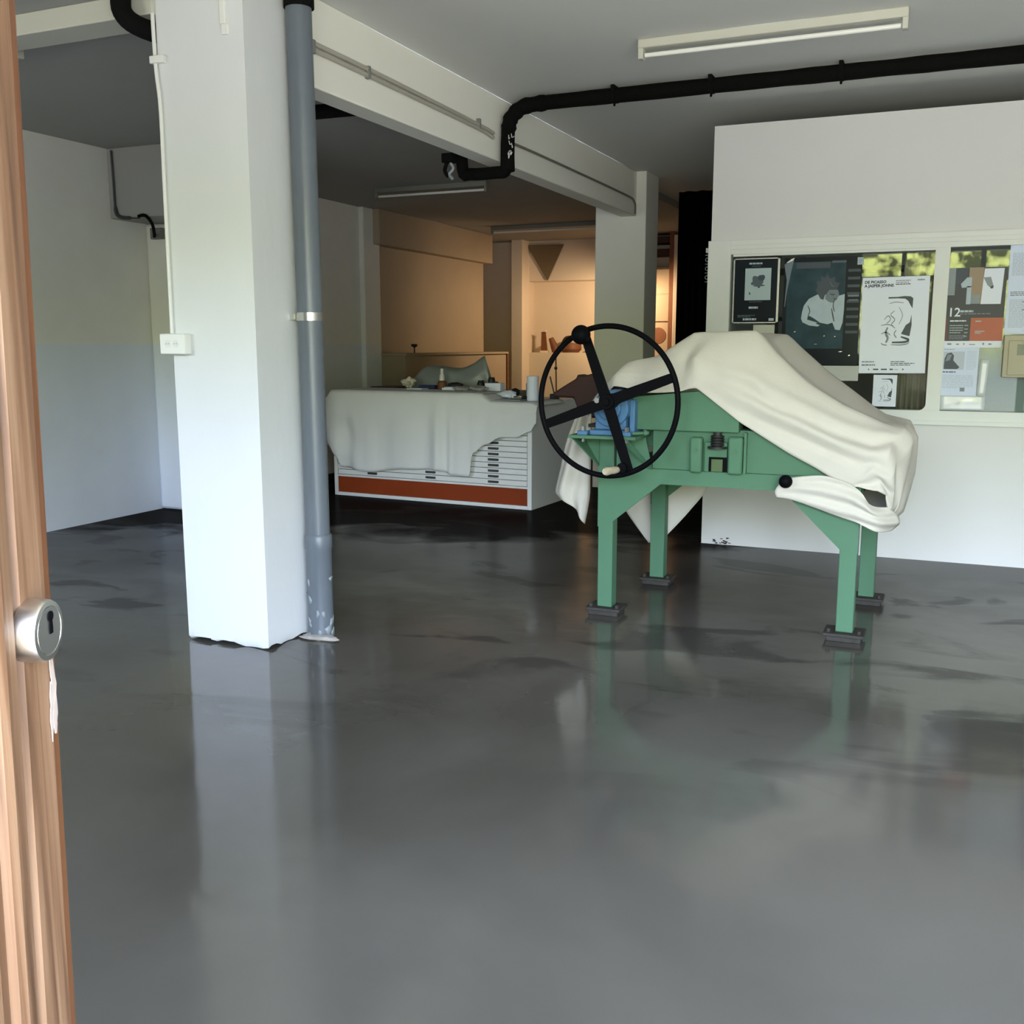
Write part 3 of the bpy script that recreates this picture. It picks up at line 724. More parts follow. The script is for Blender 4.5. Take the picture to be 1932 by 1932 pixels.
# piece bridging the tail to the left end of the bed, behind the gearbox
cl.grid(patch([[(-1.955,5.44,1.12),(-1.90,5.40,1.15),(-1.86,5.42,1.17)],[(-1.93,5.7,1.13),(-1.88,5.72,1.2),(-1.84,5.75,1.24)],[(-1.93,6.1,1.10),(-1.88,6.12,1.18),(-1.84,6.1,1.19)]],5,6))
Bk = [
 [(-2.08,6.235,.95),(-1.72,6.22,.95),(-1.20,6.24,.95)],
 [(-2.02,6.24,.62),(-1.72,6.215,.62),(-1.365,6.24,.62)],
 [(-1.93,6.235,.47),(-1.72,6.21,.47),(-1.475,6.235,.465)],
 [(-1.84,6.23,.35),(-1.72,6.21,.35),(-1.575,6.23,.345)],
 [(-1.745,6.22,.24),(-1.73,6.215,.235),(-1.66,6.22,.25)],
]
cl.grid(patch(Bk, 6, 8))
cloth = obj('dust_cloth', cl, M_CLOTH, solid=.004, sharp=180, normals=True)
tag(cloth, 'cream cotton dust cloth draped over the green press and hanging off its ends', 'cloth')

# dark brown bag behind the wheel
bg = MB()
outline = [(-2.254,1.203),(-2.17,1.255),(-2.097,1.298),(-2.094,1.322),(-2.046,1.312),(-1.996,1.328),(-1.976,1.287),(-1.955,1.268),(-1.94,1.124),(-1.966,1.06),(-2.067,1.057),(-2.091,1.114),(-2.116,1.177),(-2.24,1.181)]
bg.prism([(x,5.80,z) for x, z in outline], (0,.12,0))
tag(obj('bag', bg, M_DARKBR, bevel=.012), 'dark brown angular bag slumped on the left end of the press behind the hand wheel', 'bag')

# ------------------------------------------------------------------ plan chest
CH = thing('plan_chest', 'wide white plan chest with shallow drawers and an orange plinth panel', 'chest of drawers', (-5.668,8.539,0), math.atan2(-.0553,.99847))
W, DP, HT = 2.207, 1.15, .975
ca = MB().box(0,0,0,.04,DP,HT).box(W-.045,0,0,W,DP,HT).box(.04,.02,HT-.03,W-.045,DP,HT).box(.04,DP-.02,0,W-.045,DP,HT-.03)
ca.box(.04,0,0,W-.045,.06,.034).box(.04,0,.192,W-.045,.04,.212).box(.04,.06,.0,W-.045,DP-.02,.19)
obj('carcass', ca, M_ENAMEL, CH, local=True, bevel=.003)
obj('plinth_panel', MB().box(.042,.012,.036,W-.047,.03,.190), M_ORANGE, CH, local=True, label='burnt orange plinth panel')
nd_ = 14; z0 = .214; dz = (HT-.035-z0)/nd_
for k in range(nd_):
    d_ = obj('drawer', MB().box(.046,.006,z0+k*dz+.002,W-.051,.9,z0+(k+1)*dz-.003), M_ENAMEL, CH, local=True, bevel=.002)
    if k < 9:
        for hx in (.47,1.14,1.82):
            h = MB().box(hx-.065,-.001,z0+k*dz+.017,hx+.045,.006,z0+k*dz+.037)
            h.box(hx-.060,-.010,z0+k*dz+.017,hx+.040,-.001,z0+k*dz+.024)
            obj('label_holder', h, M_CHAR, d_, local=True, bevel=.001)
def chw(x, y, z): return CH.matrix_basis @ Vector((x,y,z))
Mch = Matrix.Translation((-5.668,8.539,0)) @ Matrix.Rotation(math.atan2(-.0553,.99847), 4, 'Z')
TZ = 1.057; TZ2 = .988
def citem(name, mb, m, label, cat, group=None, **k):
    zs = [v.co.z for v in mb.bm.verts]
    base_ = TZ if min(zs) > 1.02 else TZ2+.009
    if name in ('rag','tool_bag','foil_dish','paper_towel'): mb.xform(Matrix.Translation((0,0,base_+.001-min(zs))))
    mb.xform(Mch); return tag(obj(name, mb, m, **k), label, cat, group)
# stacked boards raise the sheet over most of the top
citem('board_stack', MB().box(.02,.03,HT+.001,1.70,1.0,1.045), M_GREYW, 'flat stack of boards under the white sheet on the plan chest', 'boards', bevel=.004)
# sheet
def interp(tab, x):
    for (a, b), (c, d) in zip(tab, tab[1:]):
        if a <= x <= c:
            t = (x-a)/(c-a); t = t*t*(3-2*t); return b+(d-b)*t
    return tab[0][1] if x < tab[0][0] else tab[-1][1]
hem = [(-.09,.66),(-.02,.50),(.08,.40),(.12,.29),(.45,.265),(.88,.315),(1.25,.325),(1.42,.285),(1.585,.280),(1.62,.50),(1.75,.585),(1.92,.66),(2.06,.665),(2.2,.72),(2.27,.80)]
top = [(-.09,.955),(0,1.052),(1.66,1.05),(1.80,.982),(2.21,.980),(2.27,.955)]
rows = []
nx = 150
for i in range(nx+1):
    x = -.09+(2.36)*i/nx; h = interp(hem, x); tz = interp(top, x); r = []
    overs = max(0, -x)
    for j in range(9):                                   # top, from the back to the front edge
        y = .62*(1-j/8); r.append(Vector((x, y, tz + .002)))
    for j in range(1, 27):
        t = j/26; z = tz-(tz-h)*t
        w = .012+.020*t; q_ = .55+.9*t
        f = math.sin(x*17+1.4*math.sin(x*5))*.38+.5*noise.noise(Vector((x*7,0,z*.8)))+.45*math.exp(-((x-1.25)/.05)**2)+.5*math.exp(-((x-1.38)/.03)**2)
        # tension folds near the left and right corners
        f += .5*math.sin((x*9+z*14)) * math.exp(-((x-.15)/.2)**2) + .5*math.sin((x*14-z*16))*math.exp(-((x-2.0)/.15)**2)
        y = -.016-.024*min(1,t*3)-.030*min(1,t*2.2)*f*q_-.012*t
        if h > .5 and x < .1: y -= .0
        r.append(Vector((x - (.02*math.sin(t*3.0) if x < .05 else 0), y, z)))
    rows.append(r)
sh = MB(); sh.grid(rows)
citem('dust_sheet', sh, M_SHEET, 'white dust sheet hanging over the front of the plan chest', 'sheet', solid=.003, sharp=180)

citem('portfolio', MB().box(.02,.64,TZ-.008,.34,.98,TZ+.008), M_INK, 'thin black portfolio lying at the left end of the plan chest top', 'portfolio', bevel=.003)
# lump wrapped in grey plastic
pl = patch([[(.40,.70,TZ),(.60,.68,TZ),(.90,.66,TZ),(1.15,.66,TZ),(1.42,.68,TZ)],
            [(.42,.74,TZ+.05),(.62,.70,TZ+.14),(.88,.68,TZ+.16),(1.12,.68,TZ+.15),(1.40,.69,TZ+.16)],
            [(.50,.80,TZ+.09),(.64,.76,TZ+.21),(.86,.76,TZ+.22),(1.08,.74,TZ+.20),(1.36,.70,TZ+.30)],
            [(.50,.90,TZ+.08),(.66,.88,TZ+.19),(.86,.88,TZ+.20),(1.08,.84,TZ+.18),(1.33,.76,TZ+.29)],
            [(.42,.98,TZ),(.62,.98,TZ),(.88,.98,TZ),(1.12,.95,TZ),(1.38,.86,TZ)]], 7, 7)
for r_ in pl:
    for i_, p_ in enumerate(r_): r_[i_] = p_ + Vector((0,-.02*noise.noise(p_*9),.018*noise.noise(p_*7)*min(1,(p_.z-TZ)*20)))
q = MB(); q.grid(pl); citem('plastic_bundle', q, M_PLAST, 'bulky bundle under grey plastic on top of the plan chest', 'bundle', sharp=180, solid=.002)
citem('rag', MB().sphere((.55,.55,TZ+.045),.07,22,(1.05,.8,.68),.55,2), mat('cream_rag',(.55,.52,.44,1),.9,bump=.4), 'crumpled cream rag left of the blue cloth on the plan chest', 'rag')
citem('cloth', MB().box(.66,.56,TZ,.84,.66,TZ+.036), M_BLUEC, 'folded dark blue cloth beside the cream rag on the plan chest', 'cloth', bevel=.012)
citem('paper', MB().box(.62,.40,TZ,.80,.52,TZ+.008), M_PAPER, 'white sheet of paper in front of the blue cloth', 'paper')
bt = thing('bottle', 'clear bottle with a brown base on the plan chest in front of the plastic bundle', 'bottle', tuple(Mch @ Vector((.93,.58,TZ))), math.atan2(-.0553,.99847))
obj('bottle_body', MB().lathe((0,0,0),[(.045,0),(.048,.02),(.046,.07),(.03,.085)],20), M_BROWN, bt, local=True)
obj('bottle_neck', MB().lathe((0,0,0),[(.03,.085),(.028,.13),(.016,.16),(.018,.20),(.012,.205)],18), mat('milky_plastic',(.60,.60,.58,1),.3), bt, local=True, label='milky white upper half')
citem('tool_bag', MB().sphere((1.10,.55,TZ+.03),.06,20,(1.5,.8,.55),.3,7), M_INK, 'black pouch lying right of the bottle on the plan chest', 'pouch')
citem('paint_tray', MB().box(1.03,.40,TZ,1.20,.47,TZ+.022).box(1.05,.405,TZ+.022,1.18,.465,TZ+.03), M_PAPER, 'small white tray in front of the black pouch', 'tray', bevel=.008)
for i, (x, y, h, lb) in enumerate(((1.35,.62,.09,'short black jar just right of the plastic bundle'),(1.45,.66,.12,'tall black jar right of the plastic bundle'),(1.52,.60,.08,'squat black jar left of the white carton'))):
    j = thing('jar', lb, 'jar', tuple(Mch @ Vector((x,y,TZ))), 0, 'black ink jars')
    obj('jar_body', MB().lathe((0,0,0),[(.034,0),(.036,.01),(.036,h-.02),(.028,h-.012)],16), M_INK, j, local=True)
    obj('jar_lid', MB().lathe((0,0,0),[(.030,h-.014),(.030,h),(.028,h+.002)],16), M_RUB, j, local=True)
citem('carton', MB().box(1.50,.42,TZ,1.67,.52,TZ+.075), M_PAPER, 'white carton near the middle right of the plan chest', 'carton', bevel=.004)
citem('rag', MB().sphere((1.765,.55,TZ2+.055),.045,18,(1,.8,.8),.5,11), M_INK, 'crumpled black rag behind the foil dishes', 'rag')
for i, (x, y, s, lb) in enumerate(((1.30,.30,.07,'leftmost crumpled foil dish at the front of the plan chest'),(1.52,.28,.08,'flat pale foil dish in front of the white carton'))):
    citem('foil_dish', MB().sphere((x,y,TZ+.018),s,18,(1.2,.8,.28),.4,20+i), M_SILV, lb, 'dish', 'foil dishes')
citem('paper_towel', MB().sphere((1.84,.24,TZ2+.03),.055,18,(1.5,.8,.6),.45,31), M_PAPER, 'wad of white paper towel at the front right of the plan chest', 'paper towel')
citem('inking_slab', MB().box(1.72,.10,TZ2,2.04,.60,TZ2+.008), M_GREYB, 'bluish grey inking slab at the right end of the plan chest', 'slab')
for i, (x, y, a, lb) in enumerate(((1.92,.50,20,'black handled tool lying rearmost on the inking slab'),(1.95,.38,-15,'black handled tool lying in the middle of the inking slab'),(1.98,.27,35,'black handled tool nearest the paper roll'))):
    t_ = thing('hand_tool', lb, 'tool', tuple(Mch @ Vector((x,y,TZ2+.008))), R(a), 'tools on the inking slab')
    obj('tool_handle', MB().cyl((-.01,0,.014),(.08,0,.014), .013, 12), M_INK, t_, local=True)
    obj('tool_blade', MB().box(-.10,-.014,.010,-.01,.014,.016), M_STEEL, t_, local=True)
pr_ = thing('paper_roll', 'upright white paper roll at the right corner of the plan chest', 'paper roll', tuple(Mch @ Vector((2.12,.20,TZ2))))
obj('roll_body', MB().lathe((0,0,0),[(.052,0),(.054,.004),(.054,.222),(.050,.226),(.02,.226)],28), M_PAPER, pr_, local=True)
obj('roll_core', MB().lathe((0,0,0),[(.0195,.2),(.0195,.229),(.016,.229)],18), M_TAN, pr_, local=True)
citem('tin', MB().lathe((2.02,.36,TZ2),[(.04,0),(.042,.004),(.042,.15),(.038,.155)],20), M_GREYB, 'dull grey tin just left of the paper roll', 'tin')
ds = thing('lamp_stand', 'black based lamp stand with two thin rods at the right rear of the plan chest', 'lamp', tuple(Mch @ Vector((2.13,.66,.976))))
obj('base', MB().box(-.035,-.035,0,.04,.035,.055), M_INK, ds, local=True, bevel=.004)
obj('rod', MB().tube([(.02,0,.05),(.012,0,.40)], .008, 8), M_BROWN, ds, local=True)
obj('rod', MB().tube([(.0,0,.05),(-.045,0,.22)], .007, 8), M_INK, ds, local=True)
obj('joint', MB().sphere((.013,0,.30),.016,10), M_INK, ds, local=True)

# ------------------------------------------------------------------ far end of the left bay
cb_ = thing('low_cupboard', 'tan low cupboard along the far left wall behind the plan chest', 'cupboard', (-6.4,12.9,0))
obj('body', MB().box(XL+.065,11.05,0,-6.25,14.15,1.36), M_OCHRE, cb_, bevel=.005)
obj('worktop', MB().box(XL+.065,11.03,1.36,-6.22,14.18,1.39), M_OCHRE, cb_, bevel=.004)
obj('end_panel', MB().box(XL+.065,14.15,0,-6.23,14.20,1.36), M_BROWN, cb_, label='dark end panel')
hk = thing('wall_tap', 'small dark tap like fitting standing on the tan cupboard', 'fitting', (-6.42,11.6,1.39))
obj('stem', MB().cyl((-6.42,11.6,1.39),(-6.42,11.6,1.46),.010,8), M_INK, hk); obj('head', MB().lathe((-6.42,11.6,1.46),[(.01,0),(.045,.02),(.04,.045)],14), M_INK, hk)
struct('pilaster', MB().box(-6.53,YB-.3,0,-6.35,YB,CZL), M_TAN, 'pale narrow pier left of the lit recess')
tri = MB().prism([(-6.38,YB-.02,3.06),(-5.75,YB-.02,3.05),(-6.02,YB-.02,2.50)], (0,-.03,0))  # flat dark triangle standing in for a shadow on the wall
tag(obj('shadow_triangle', tri, mat('shadow_olive',(.16,.12,.07,1),.8)), 'painted triangular shadow pointing down above the lit recess', 'board')
pf = thing('picture_frame', 'small brown picture leaning at the left of the lit recess', 'picture frame', (-6.12,YB+.15,1.37))
obj('picture', MB().prism([(-6.20,YB+.14,1.40),(-6.09,YB+.14,1.40),(-6.13,YB+.16,1.70),(-6.20,YB+.16,1.70)],(0,.02,0)), M_BROWN, pf)
obj('frame_edge', MB().box(-6.21,YB+.12,1.37,-6.08,YB+.18,1.40).box(-6.20,YB+.14,1.70,-6.12,YB+.18,1.735), M_TAN, pf)
citem2 = tag(obj('boot', MB().tube([(-5.93,YB+.15,1.375),(-5.96,YB+.15,1.45),(-6.03,YB+.15,1.60)],[.075,.065,.04],14), M_BROWN), 'brown tapered bottle leaning beside the small picture in the recess', 'bottle')
citem2.name = 'bottle'
bsk = thing('basket', 'brown basket standing in the lit recess behind the wheel', 'basket', (-5.70,YB+.2,1.37))
obj('basket_body', MB().lathe((-5.70,YB+.2,1.37),[(.12,0),(.17,.05),(.165,.13),(.15,.15)],20), M_BROWN, bsk)
obj('basket_handle', MB().tube(polycurve([(-5.86,YB+.2,1.50),(-5.80,YB+.2,1.60),(-5.70,YB+.2,1.62),(-5.60,YB+.2,1.60),(-5.54,YB+.2,1.50)],4),.02,8), M_DARKBR, bsk)
tag(obj('bowl', MB().lathe((-5.36,YB+.2,1.37),[(.05,0),(.10,.05),(.12,.09)],20), M_DARKBR), 'dark brown bowl right of the basket in the lit recess', 'bowl')
tag(obj('box', MB().box(-5.20,YB+.1,1.37,-5.05,YB+.3,1.47), M_TAN, bevel=.004), 'small tan box at the right end of the lit recess', 'box')
# cabinet and post glimpsed between the far pillar and the partition
kb = thing('cabinet', 'tan cabinet with a round hole glimpsed right of the far pillar', 'cabinet', (-4.05,15.0,0))
obj('body', MB().box(-4.5,14.95,0,-3.93,YB-.002,2.62), M_OCHRE, kb, bevel=.003)
for z0_, z1_ in ((.02,1.82),(1.84,2.22),(2.24,2.60)):
    obj('door', MB().box(-4.48,14.925,z0_,-3.95,14.948,z1_), M_OCHRE, kb, bevel=.003)
obj('round_hole', MB().cyl((-4.10,14.92,1.63),(-4.10,14.926,1.63), .12, 24), M_BROWN, kb)
sf = thing('wall_shelf', 'dark pair of shelf boards above the tan cabinet', 'shelf', (-4.2,15.0,2.78))
for z in (2.80,2.98): obj('shelf_board', MB().box(-4.6,14.9,z,-3.90,YB-.002,z+.09), M_DARKBR, sf)
cn = MB(); cn.grid([[Vector((-2.93+1.23*i/40, 11.4+.03*math.sin(i*1.3), z)) for i in range(41)] for z in (.02,1,2,3.17)])  # black sheet put in to block lamp light and keep the passage dark
tag(obj('curtain', cn, M_BLACK, solid=.004, sharp=180), 'black curtain added to darken the passage between the far pillar and the partition', 'curtain')
tag(obj('post', MB().box(-3.92,14.78,0,-3.84,14.86,3.15), M_BROWN, bevel=.004), 'tall brown post right of the tan cabinet', 'post')
ps = thing('ladder', 'pale upright of a ladder leaning right of the tan cabinet', 'ladder', (-3.74,14.6,0))
obj('stile', MB().box(-3.80,14.58,0,-3.74,14.64,3.05), M_TAN, ps, bevel=.004)

# hook on the corner of the partition
hkk = thing('door_catch', 'pale catch with a hanging chain on the left edge of the partition', 'catch', (-1.72,PY+.08,2.1))
obj('catch_body', MB().box(-1.735,PY+.05,2.165,-1.688,PY+.10,2.20), M_WHITE, hkk, bevel=.004)
chn = MB()
for k in range(7): chn.ring((-1.728,PY+.08,2.15-.032*k), .013, .0035, 'Y' if k % 2 else 'Z', 14, 6)
obj('chain', chn, M_GREYB, hkk)

# ------------------------------------------------------------------ papers on the glazed screen
def sheet_thing(name, label, x0, x1, z0, z1, y, parts, mats, cat='poster', group=None, tilt=0., thick=.0015):
    """parts(mb, f): f(u, v, lift) maps 0..1 sheet coordinates to the surface; material 0 is the sheet"""
    mb = MB(); mb.box(x0,y,z0,x1,y+thick,z1)
    def f(u, v, lift=1): return Vector((x0+(x1-x0)*u, y-.0004*lift, z0+(z1-z0)*v))
    parts(mb, f)
    o = obj(name, mb, mats, sharp=30, normals=False)
    if tilt: o.rotation_euler = (0, R(tilt), 0)
    return tag(o, label, cat, group)
def rect(mb, f, mi, u0, v0, u1, v1, lift=1):
    mb.mi = mi; mb.face([f(u0,v0,lift),f(u1,v0,lift),f(u1,v1,lift),f(u0,v1,lift)])
def poly(mb, f, mi, pts, lift=1):
    mb.mi = mi; mb.face([f(u,v,lift) for u, v in pts])
def bars(mb, f, mi, u0, u1, v, h, n, gap, seed=0, lift=2):
    rnd = random.Random(seed)
    for k in range(n):
        vv = v-k*gap; u = u0; ue = u0+(u1-u0)*(1 if k < n-1 else .6+.3*rnd.random())
        while u < ue:
            w = (u1-u0)*(.08+.16*rnd.random()); e = min(ue, u+w)
            rect(mb, f, mi, u, vv, e, vv+h, lift); u = e+(u1-u0)*.025
def stroke(mb, f, mi, pts, w, lift=2):
    P = catmull([Vector((u,v,0)) for u, v in pts], 6)
    for i in range(len(P)-1):
        t = (P[i+1]-P[i]); n = Vector((-t.y,t.x,0)).normalized()
        w0 = w*(.6+.4*math.sin(math.pi*i/len(P))); w1 = w*(.6+.4*math.sin(math.pi*(i+1)/len(P)))
        mb.mi = mi; mb.face([f(*(P[i]+n*w0).xy,lift), f(*(P[i]-n*w0).xy,lift), f(*(P[i+1]-n*w1).xy,lift), f(*(P[i+1]+n*w1).xy,lift)])
GY = PY+.008
# framed black poster
def p1(mb, f):
    rect(mb,f,1,.26,.355,.82,.845)
    for k, (cu, cv, ru, rv, mi) in enumerate(((.52,.66,.13,.075,3),(.60,.70,.075,.05,4),(.48,.62,.09,.04,3),(.58,.58,.12,.018,3),(.57,.555,.03,.012,4),(.37,.46,.02,.018,3))):
        poly(mb,f,mi,[(cu+ru*math.cos(a*.5236)*(1+.25*math.sin(a*7+k)),cv+rv*math.sin(a*.5236)*(1+.25*math.cos(a*5+k))) for a in range(12)],2+k*.3)
    bars(mb,f,2,.34,.76,.905,.026,1,.03,3); bars(mb,f,3,.40,.68,.872,.012,1,.03,4)
    bars(mb,f,3,.36,.72,.325,.012,1,.03,5); bars(mb,f,2,.36,.66,.225,.032,1,.03,8)
    bars(mb,f,3,.12,.50,.115,.014,2,.022,6); bars(mb,f,2,.24,.66,.045,.032,1,.03,7); rect(mb,f,2,.80,.035,.91,.075,2)
    for a in ((0,0,1,.016),(0,.984,1,1),(0,0,.03,1),(.955,0,1,1)): rect(mb,f,5,*a,lift=3)
sheet_thing('poster','black poster with a pale picture in a silver edge, leftmost on the glazed screen',-1.517,-1.187,1.652,2.112,GY,p1,[M_GPOST,M_PALEG,M_PALE,M_MIDG,M_INKS,M_SILV])
# large photograph poster
def p2(mb, f):
    rect(mb,f,1,.05,.16,.80,.96)
    # pale bending figure: shoulders and sleeve, hair, face, forearm
    poly(mb,f,2,[(.26,.50),(.28,.56),(.34,.62),(.45,.66),(.56,.655),(.70,.64),(.80,.66),(.80,.52),(.79,.40),(.76,.33),(.70,.335),(.66,.40),(.60,.385),(.50,.40),(.43,.435),(.37,.46),(.30,.47)],2)
    poly(mb,f,2,[(.26,.50),(.25,.44),(.27,.405),(.36,.375),(.47,.365),(.50,.375),(.44,.395),(.47,.40),(.40,.415),(.33,.43),(.34,.47)],2.5)
    poly(mb,f,3,[(.46,.66),(.42,.70),(.45,.73),(.43,.78),(.49,.78),(.48,.83),(.54,.81),(.56,.85),(.61,.80),(.66,.82),(.67,.77),(.73,.76),(.70,.71),(.66,.68),(.60,.70),(.55,.66),(.53,.61),(.49,.62)],3)
    poly(mb,f,6,[(.56,.66),(.60,.70),(.66,.70),(.71,.70),(.73,.65),(.70,.61),(.66,.58),(.60,.59),(.55,.62)],3.4)
    stroke(mb,f,3,[(.61,.665),(.645,.655),(.67,.66)],.006,4.5); stroke(mb,f,3,[(.66,.625),(.685,.615),(.70,.62)],.005,4.5)
    stroke(mb,f,3,[(.55,.79),(.53,.74),(.56,.69)],.007,4.5); stroke(mb,f,4,[(.60,.78),(.63,.74),(.66,.73)],.006,4.5)
    stroke(mb,f,3,[(.64,.53),(.66,.47),(.68,.41)],.008,4); stroke(mb,f,3,[(.33,.56),(.36,.51),(.34,.46)],.006,4)
    stroke(mb,f,3,[(.67,.62),(.66,.55),(.68,.50)],.006,4)
    rect(mb,f,3,.16,.90,.60,.955,2); rect(mb,f,4,.62,.945,.80,.965,3)
    for k in range(9): rect(mb,f,3,.83,.30+.07*k,.985,.325+.07*k,2)
    rect(mb,f,6,.84,.635,.98,.650,3); rect(mb,f,6,.85,.600,.97,.610,3)
    for (u, v, a, b) in ((.16,.315,.03,.008),(.55,.275,.025,.006),(.69,.27,.02,.005),(.43,.20,.05,.004),(.75,.13,.06,.006),(.88,.095,.03,.010)):  # silver slivers painted in as glints of the sleeve
        poly(mb,f,5,[(u,v),(u+a*.5,v+b),(u+a,v+b*.5),(u+a*.5,v-b*.4)],3)
    poly(mb,f,6,[(.0,.94),(.10,.985),(.13,1.0),(.10,.90),(.05,.70),(.03,.55),(.02,.55),(.04,.80)],3)
    poly(mb,f,5,[(.02,.955),(.10,.97),(.135,1.0),(.10,.995)],4)
    rect(mb,f,7,.68,.0,1.0,.10,2) if False else None
sheet_thing('poster','large dark photo poster of a person in white leaning forward, in a glossy sleeve',-1.157,-.630,1.350,2.104,GY,p2,[M_GPOST,M_PHOTO,M_PALE,M_INKS,M_MIDG,M_SILV,mat('photo_face_grey',(.17,.21,.24,1),.3,spec=.12)])
# white exhibition posters with an abstract brush drawing
def draw(mb, f, mi, g, x0, y0, sx, sy):
    T_ = lambda p: (x0+p[0]*sx, y0+p[1]*sy)
    poly(mb,f,mi,[T_(p) for p in ((.20,.955),(.20,.985),(.5,.985),(.72,1.0),(.92,.99),(1.0,.95),(.99,.74),(.93,.80),(.84,.90),(.74,.945),(.5,.955))],2)
    poly(mb,f,mi,[T_(p) for p in ((.97,.62),(.93,.46),(.80,.40),(.66,.22),(.94,.17),(.99,.40))],2)
    stroke(mb,f,mi,[T_(p) for p in ((.66,.16),(.80,.13),(.93,.09),(.78,.05),(.38,.045))],.012)
    stroke(mb,f,g,[T_(p) for p in ((.35,.0),(.62,-.008),(.86,.01),(.94,.045))],.006)
    for pts, w in (([(.10,.52),(.22,.60),(.30,.52),(.18,.44)],.006),([(.42,.70),(.30,.62),(.44,.52),(.34,.42),(.46,.34)],.006),([(.0,.40),(.20,.42),(.40,.39)],.005),([(.22,.36),(.16,.24),(.24,.14),(.18,.04)],.016),([(.02,.22),(.16,.26),(.32,.20)],.006),([(.02,.03),(.10,.0),(.22,-.01)],.006),([(.56,.78),(.68,.60),(.58,.42)],.005),([(.24,.85),(.45,.88),(.70,.86)],.004),([(.50,.30),(.44,.22),(.52,.14)],.008)):
        stroke(mb,f,g,[T_(p) for p in pts],w)
def p3(mb, f):
    W_, H_ = .433, .652
    for txt, v in (('DE PICASSO',.938),('A JASPER JOHNS',.900)):
        mb.mi = 1; mb.text(txt, lambda x, y, v=v: f(.035+x/W_, v+y/H_, 2), .026, .0011)
    bars(mb,f,2,.50,.72,.955,.008,2,.018,5); bars(mb,f,1,.50,.76,.918,.009,1,.018,6)
    bars(mb,f,2,.82,.96,.955,.014,1,.02,9)
    draw(mb,f,1,2,.31,.30,.46,.50)
    bars(mb,f,2,.04,.30,.115,.012,1,.02,11); bars(mb,f,2,.04,.32,.080,.016,1,.02,12)
    bars(mb,f,1,.48,.80,.118,.008,1,.018,13); bars(mb,f,1,.48,.84,.100,.008,2,.018,14)
    for u, w in ((.145,.015),(.22,.08),(.34,.09),(.47,.05),(.66,.02)): rect(mb,f,1,u,.034,u+w,.048,2)
    rect(mb,f,2,.54,.036,.60,.041,2)
sheet_thing('poster','white exhibition poster with a black brush drawing, right of the dark photo poster',-.615,-.182,1.302,1.957,GY-.002,p3,[M_PAPER,M_INKS,M_INKG],tilt=-.6)
def p4(mb, f): draw(mb,f,1,2,.24,.17,.58,.72)
sheet_thing('postcard','small white card repeating the brush drawing, below the white exhibition poster',-.513,-.358,1.071,1.290,GY,p4,[M_PAPER,M_INKS,M_INKG],'card')
# poster with the number 12
def p5(mb, f):
    rect(mb,f,1,0,.66,.155,1.0); rect(mb,f,2,.155,.80,.36,1.0)
    rect(mb,f,3,.38,.55,.62,1.0,2); rect(mb,f,1,.38,.55,.58,.66,2.2)
    poly(mb,f,4,[(.25,.80),(.35,.88),(.43,.88),(.43,.76),(.27,.75)],3); rect(mb,f,4,.355,.545,.43,.77,3)
    poly(mb,f,5,[(.60,.545),(.93,.545),(.955,.985),(.63,.985)],3)
    poly(mb,f,1,[(.62,.875),(.74,.88),(.80,.755),(.76,.735),(.69,.78)],4); poly(mb,f,2,[(.74,.76),(.79,.775),(.79,.74),(.75,.735)],5)
    rect(mb,f,6,.03,.375,.98,.545,2)
    W_, H_ = .37, .53
    mb.mi = 5; mb.text('12', lambda x, y: f(.06+x/W_, .395+y/H_, 4), .082, .001)
    bars(mb,f,7,.27,.61,.445,.026,1,.03,21,4); bars(mb,f,8,.27,.84,.420,.010,1,.03,22,4)
    rect(mb,f,9,0,.085,.075,.37,2); rect(mb,f,6,.075,.085,.46,.375,2); rect(mb,f,10,.46,.085,1.0,.375,2)
    bars(mb,f,5,.11,.42,.33,.016,1,.03,23,4); bars(mb,f,7,.11,.34,.275,.010,4,.030,24,4); bars(mb,f,7,.36,.42,.275,.010,4,.045,25,4); bars(mb,f,8,.11,.38,.15,.008,3,.02,26,4)
    bars(mb,f,11,.54,.66,.325,.014,1,.03,27,4); bars(mb,f,11,.54,.70,.20,.012,2,.022,28,4)
    rect(mb,f,5,0,0,1,.085,2)
    for u, w, h in ((.09,.07,.02),(.24,.05,.015),(.36,.02,.022),(.46,.10,.010),(.68,.03,.025),(.78,.05,.018)): rect(mb,f,8,u,.036,u+w,.036+h,4)
sheet_thing('poster','grey and orange poster numbered 12 with a white footer strip, right of the mullion',-.087,.279,1.478,2.004,GY-.002,p5,[M_CHAR,M_GREYB,M_INKS,M_TANINK,M_PALE,M_PAPER,M_CHAR,M_PALEG,M_INKG,M_MAROON,M_RED,M_PALE])
def p6(mb, f):
    bars(mb,f,1,.05,.52,.955,.012,1,.03,31); rect(mb,f,2,.05,.55,.62,.92)
    poly(mb,f,3,[(.07,.60),(.08,.78),(.14,.88),(.26,.90),(.33,.84),(.32,.74),(.42,.66),(.50,.60),(.44,.56),(.07,.56)],2); poly(mb,f,1,[(.10,.72),(.16,.86),(.28,.86),(.22,.74)],3)
    bars(mb,f,3,.05,.62,.49,.022,1,.03,32)
    bars(mb,f,2,.05,.90,.42,.012,10,.028,33); bars(mb,f,2,.68,.95,.92,.010,14,.028,34)
    rect(mb,f,1,.55,.10,.68,.18,3)
sheet_thing('leaflet','white text sheet with a small dark portrait photo, under the poster numbered 12',-.082,.146,1.152,1.478,GY,p6,[M_PAPERB,M_INKG,mat('pale_print',(.50,.55,.66,1),.6),M_INKS],'leaflet')
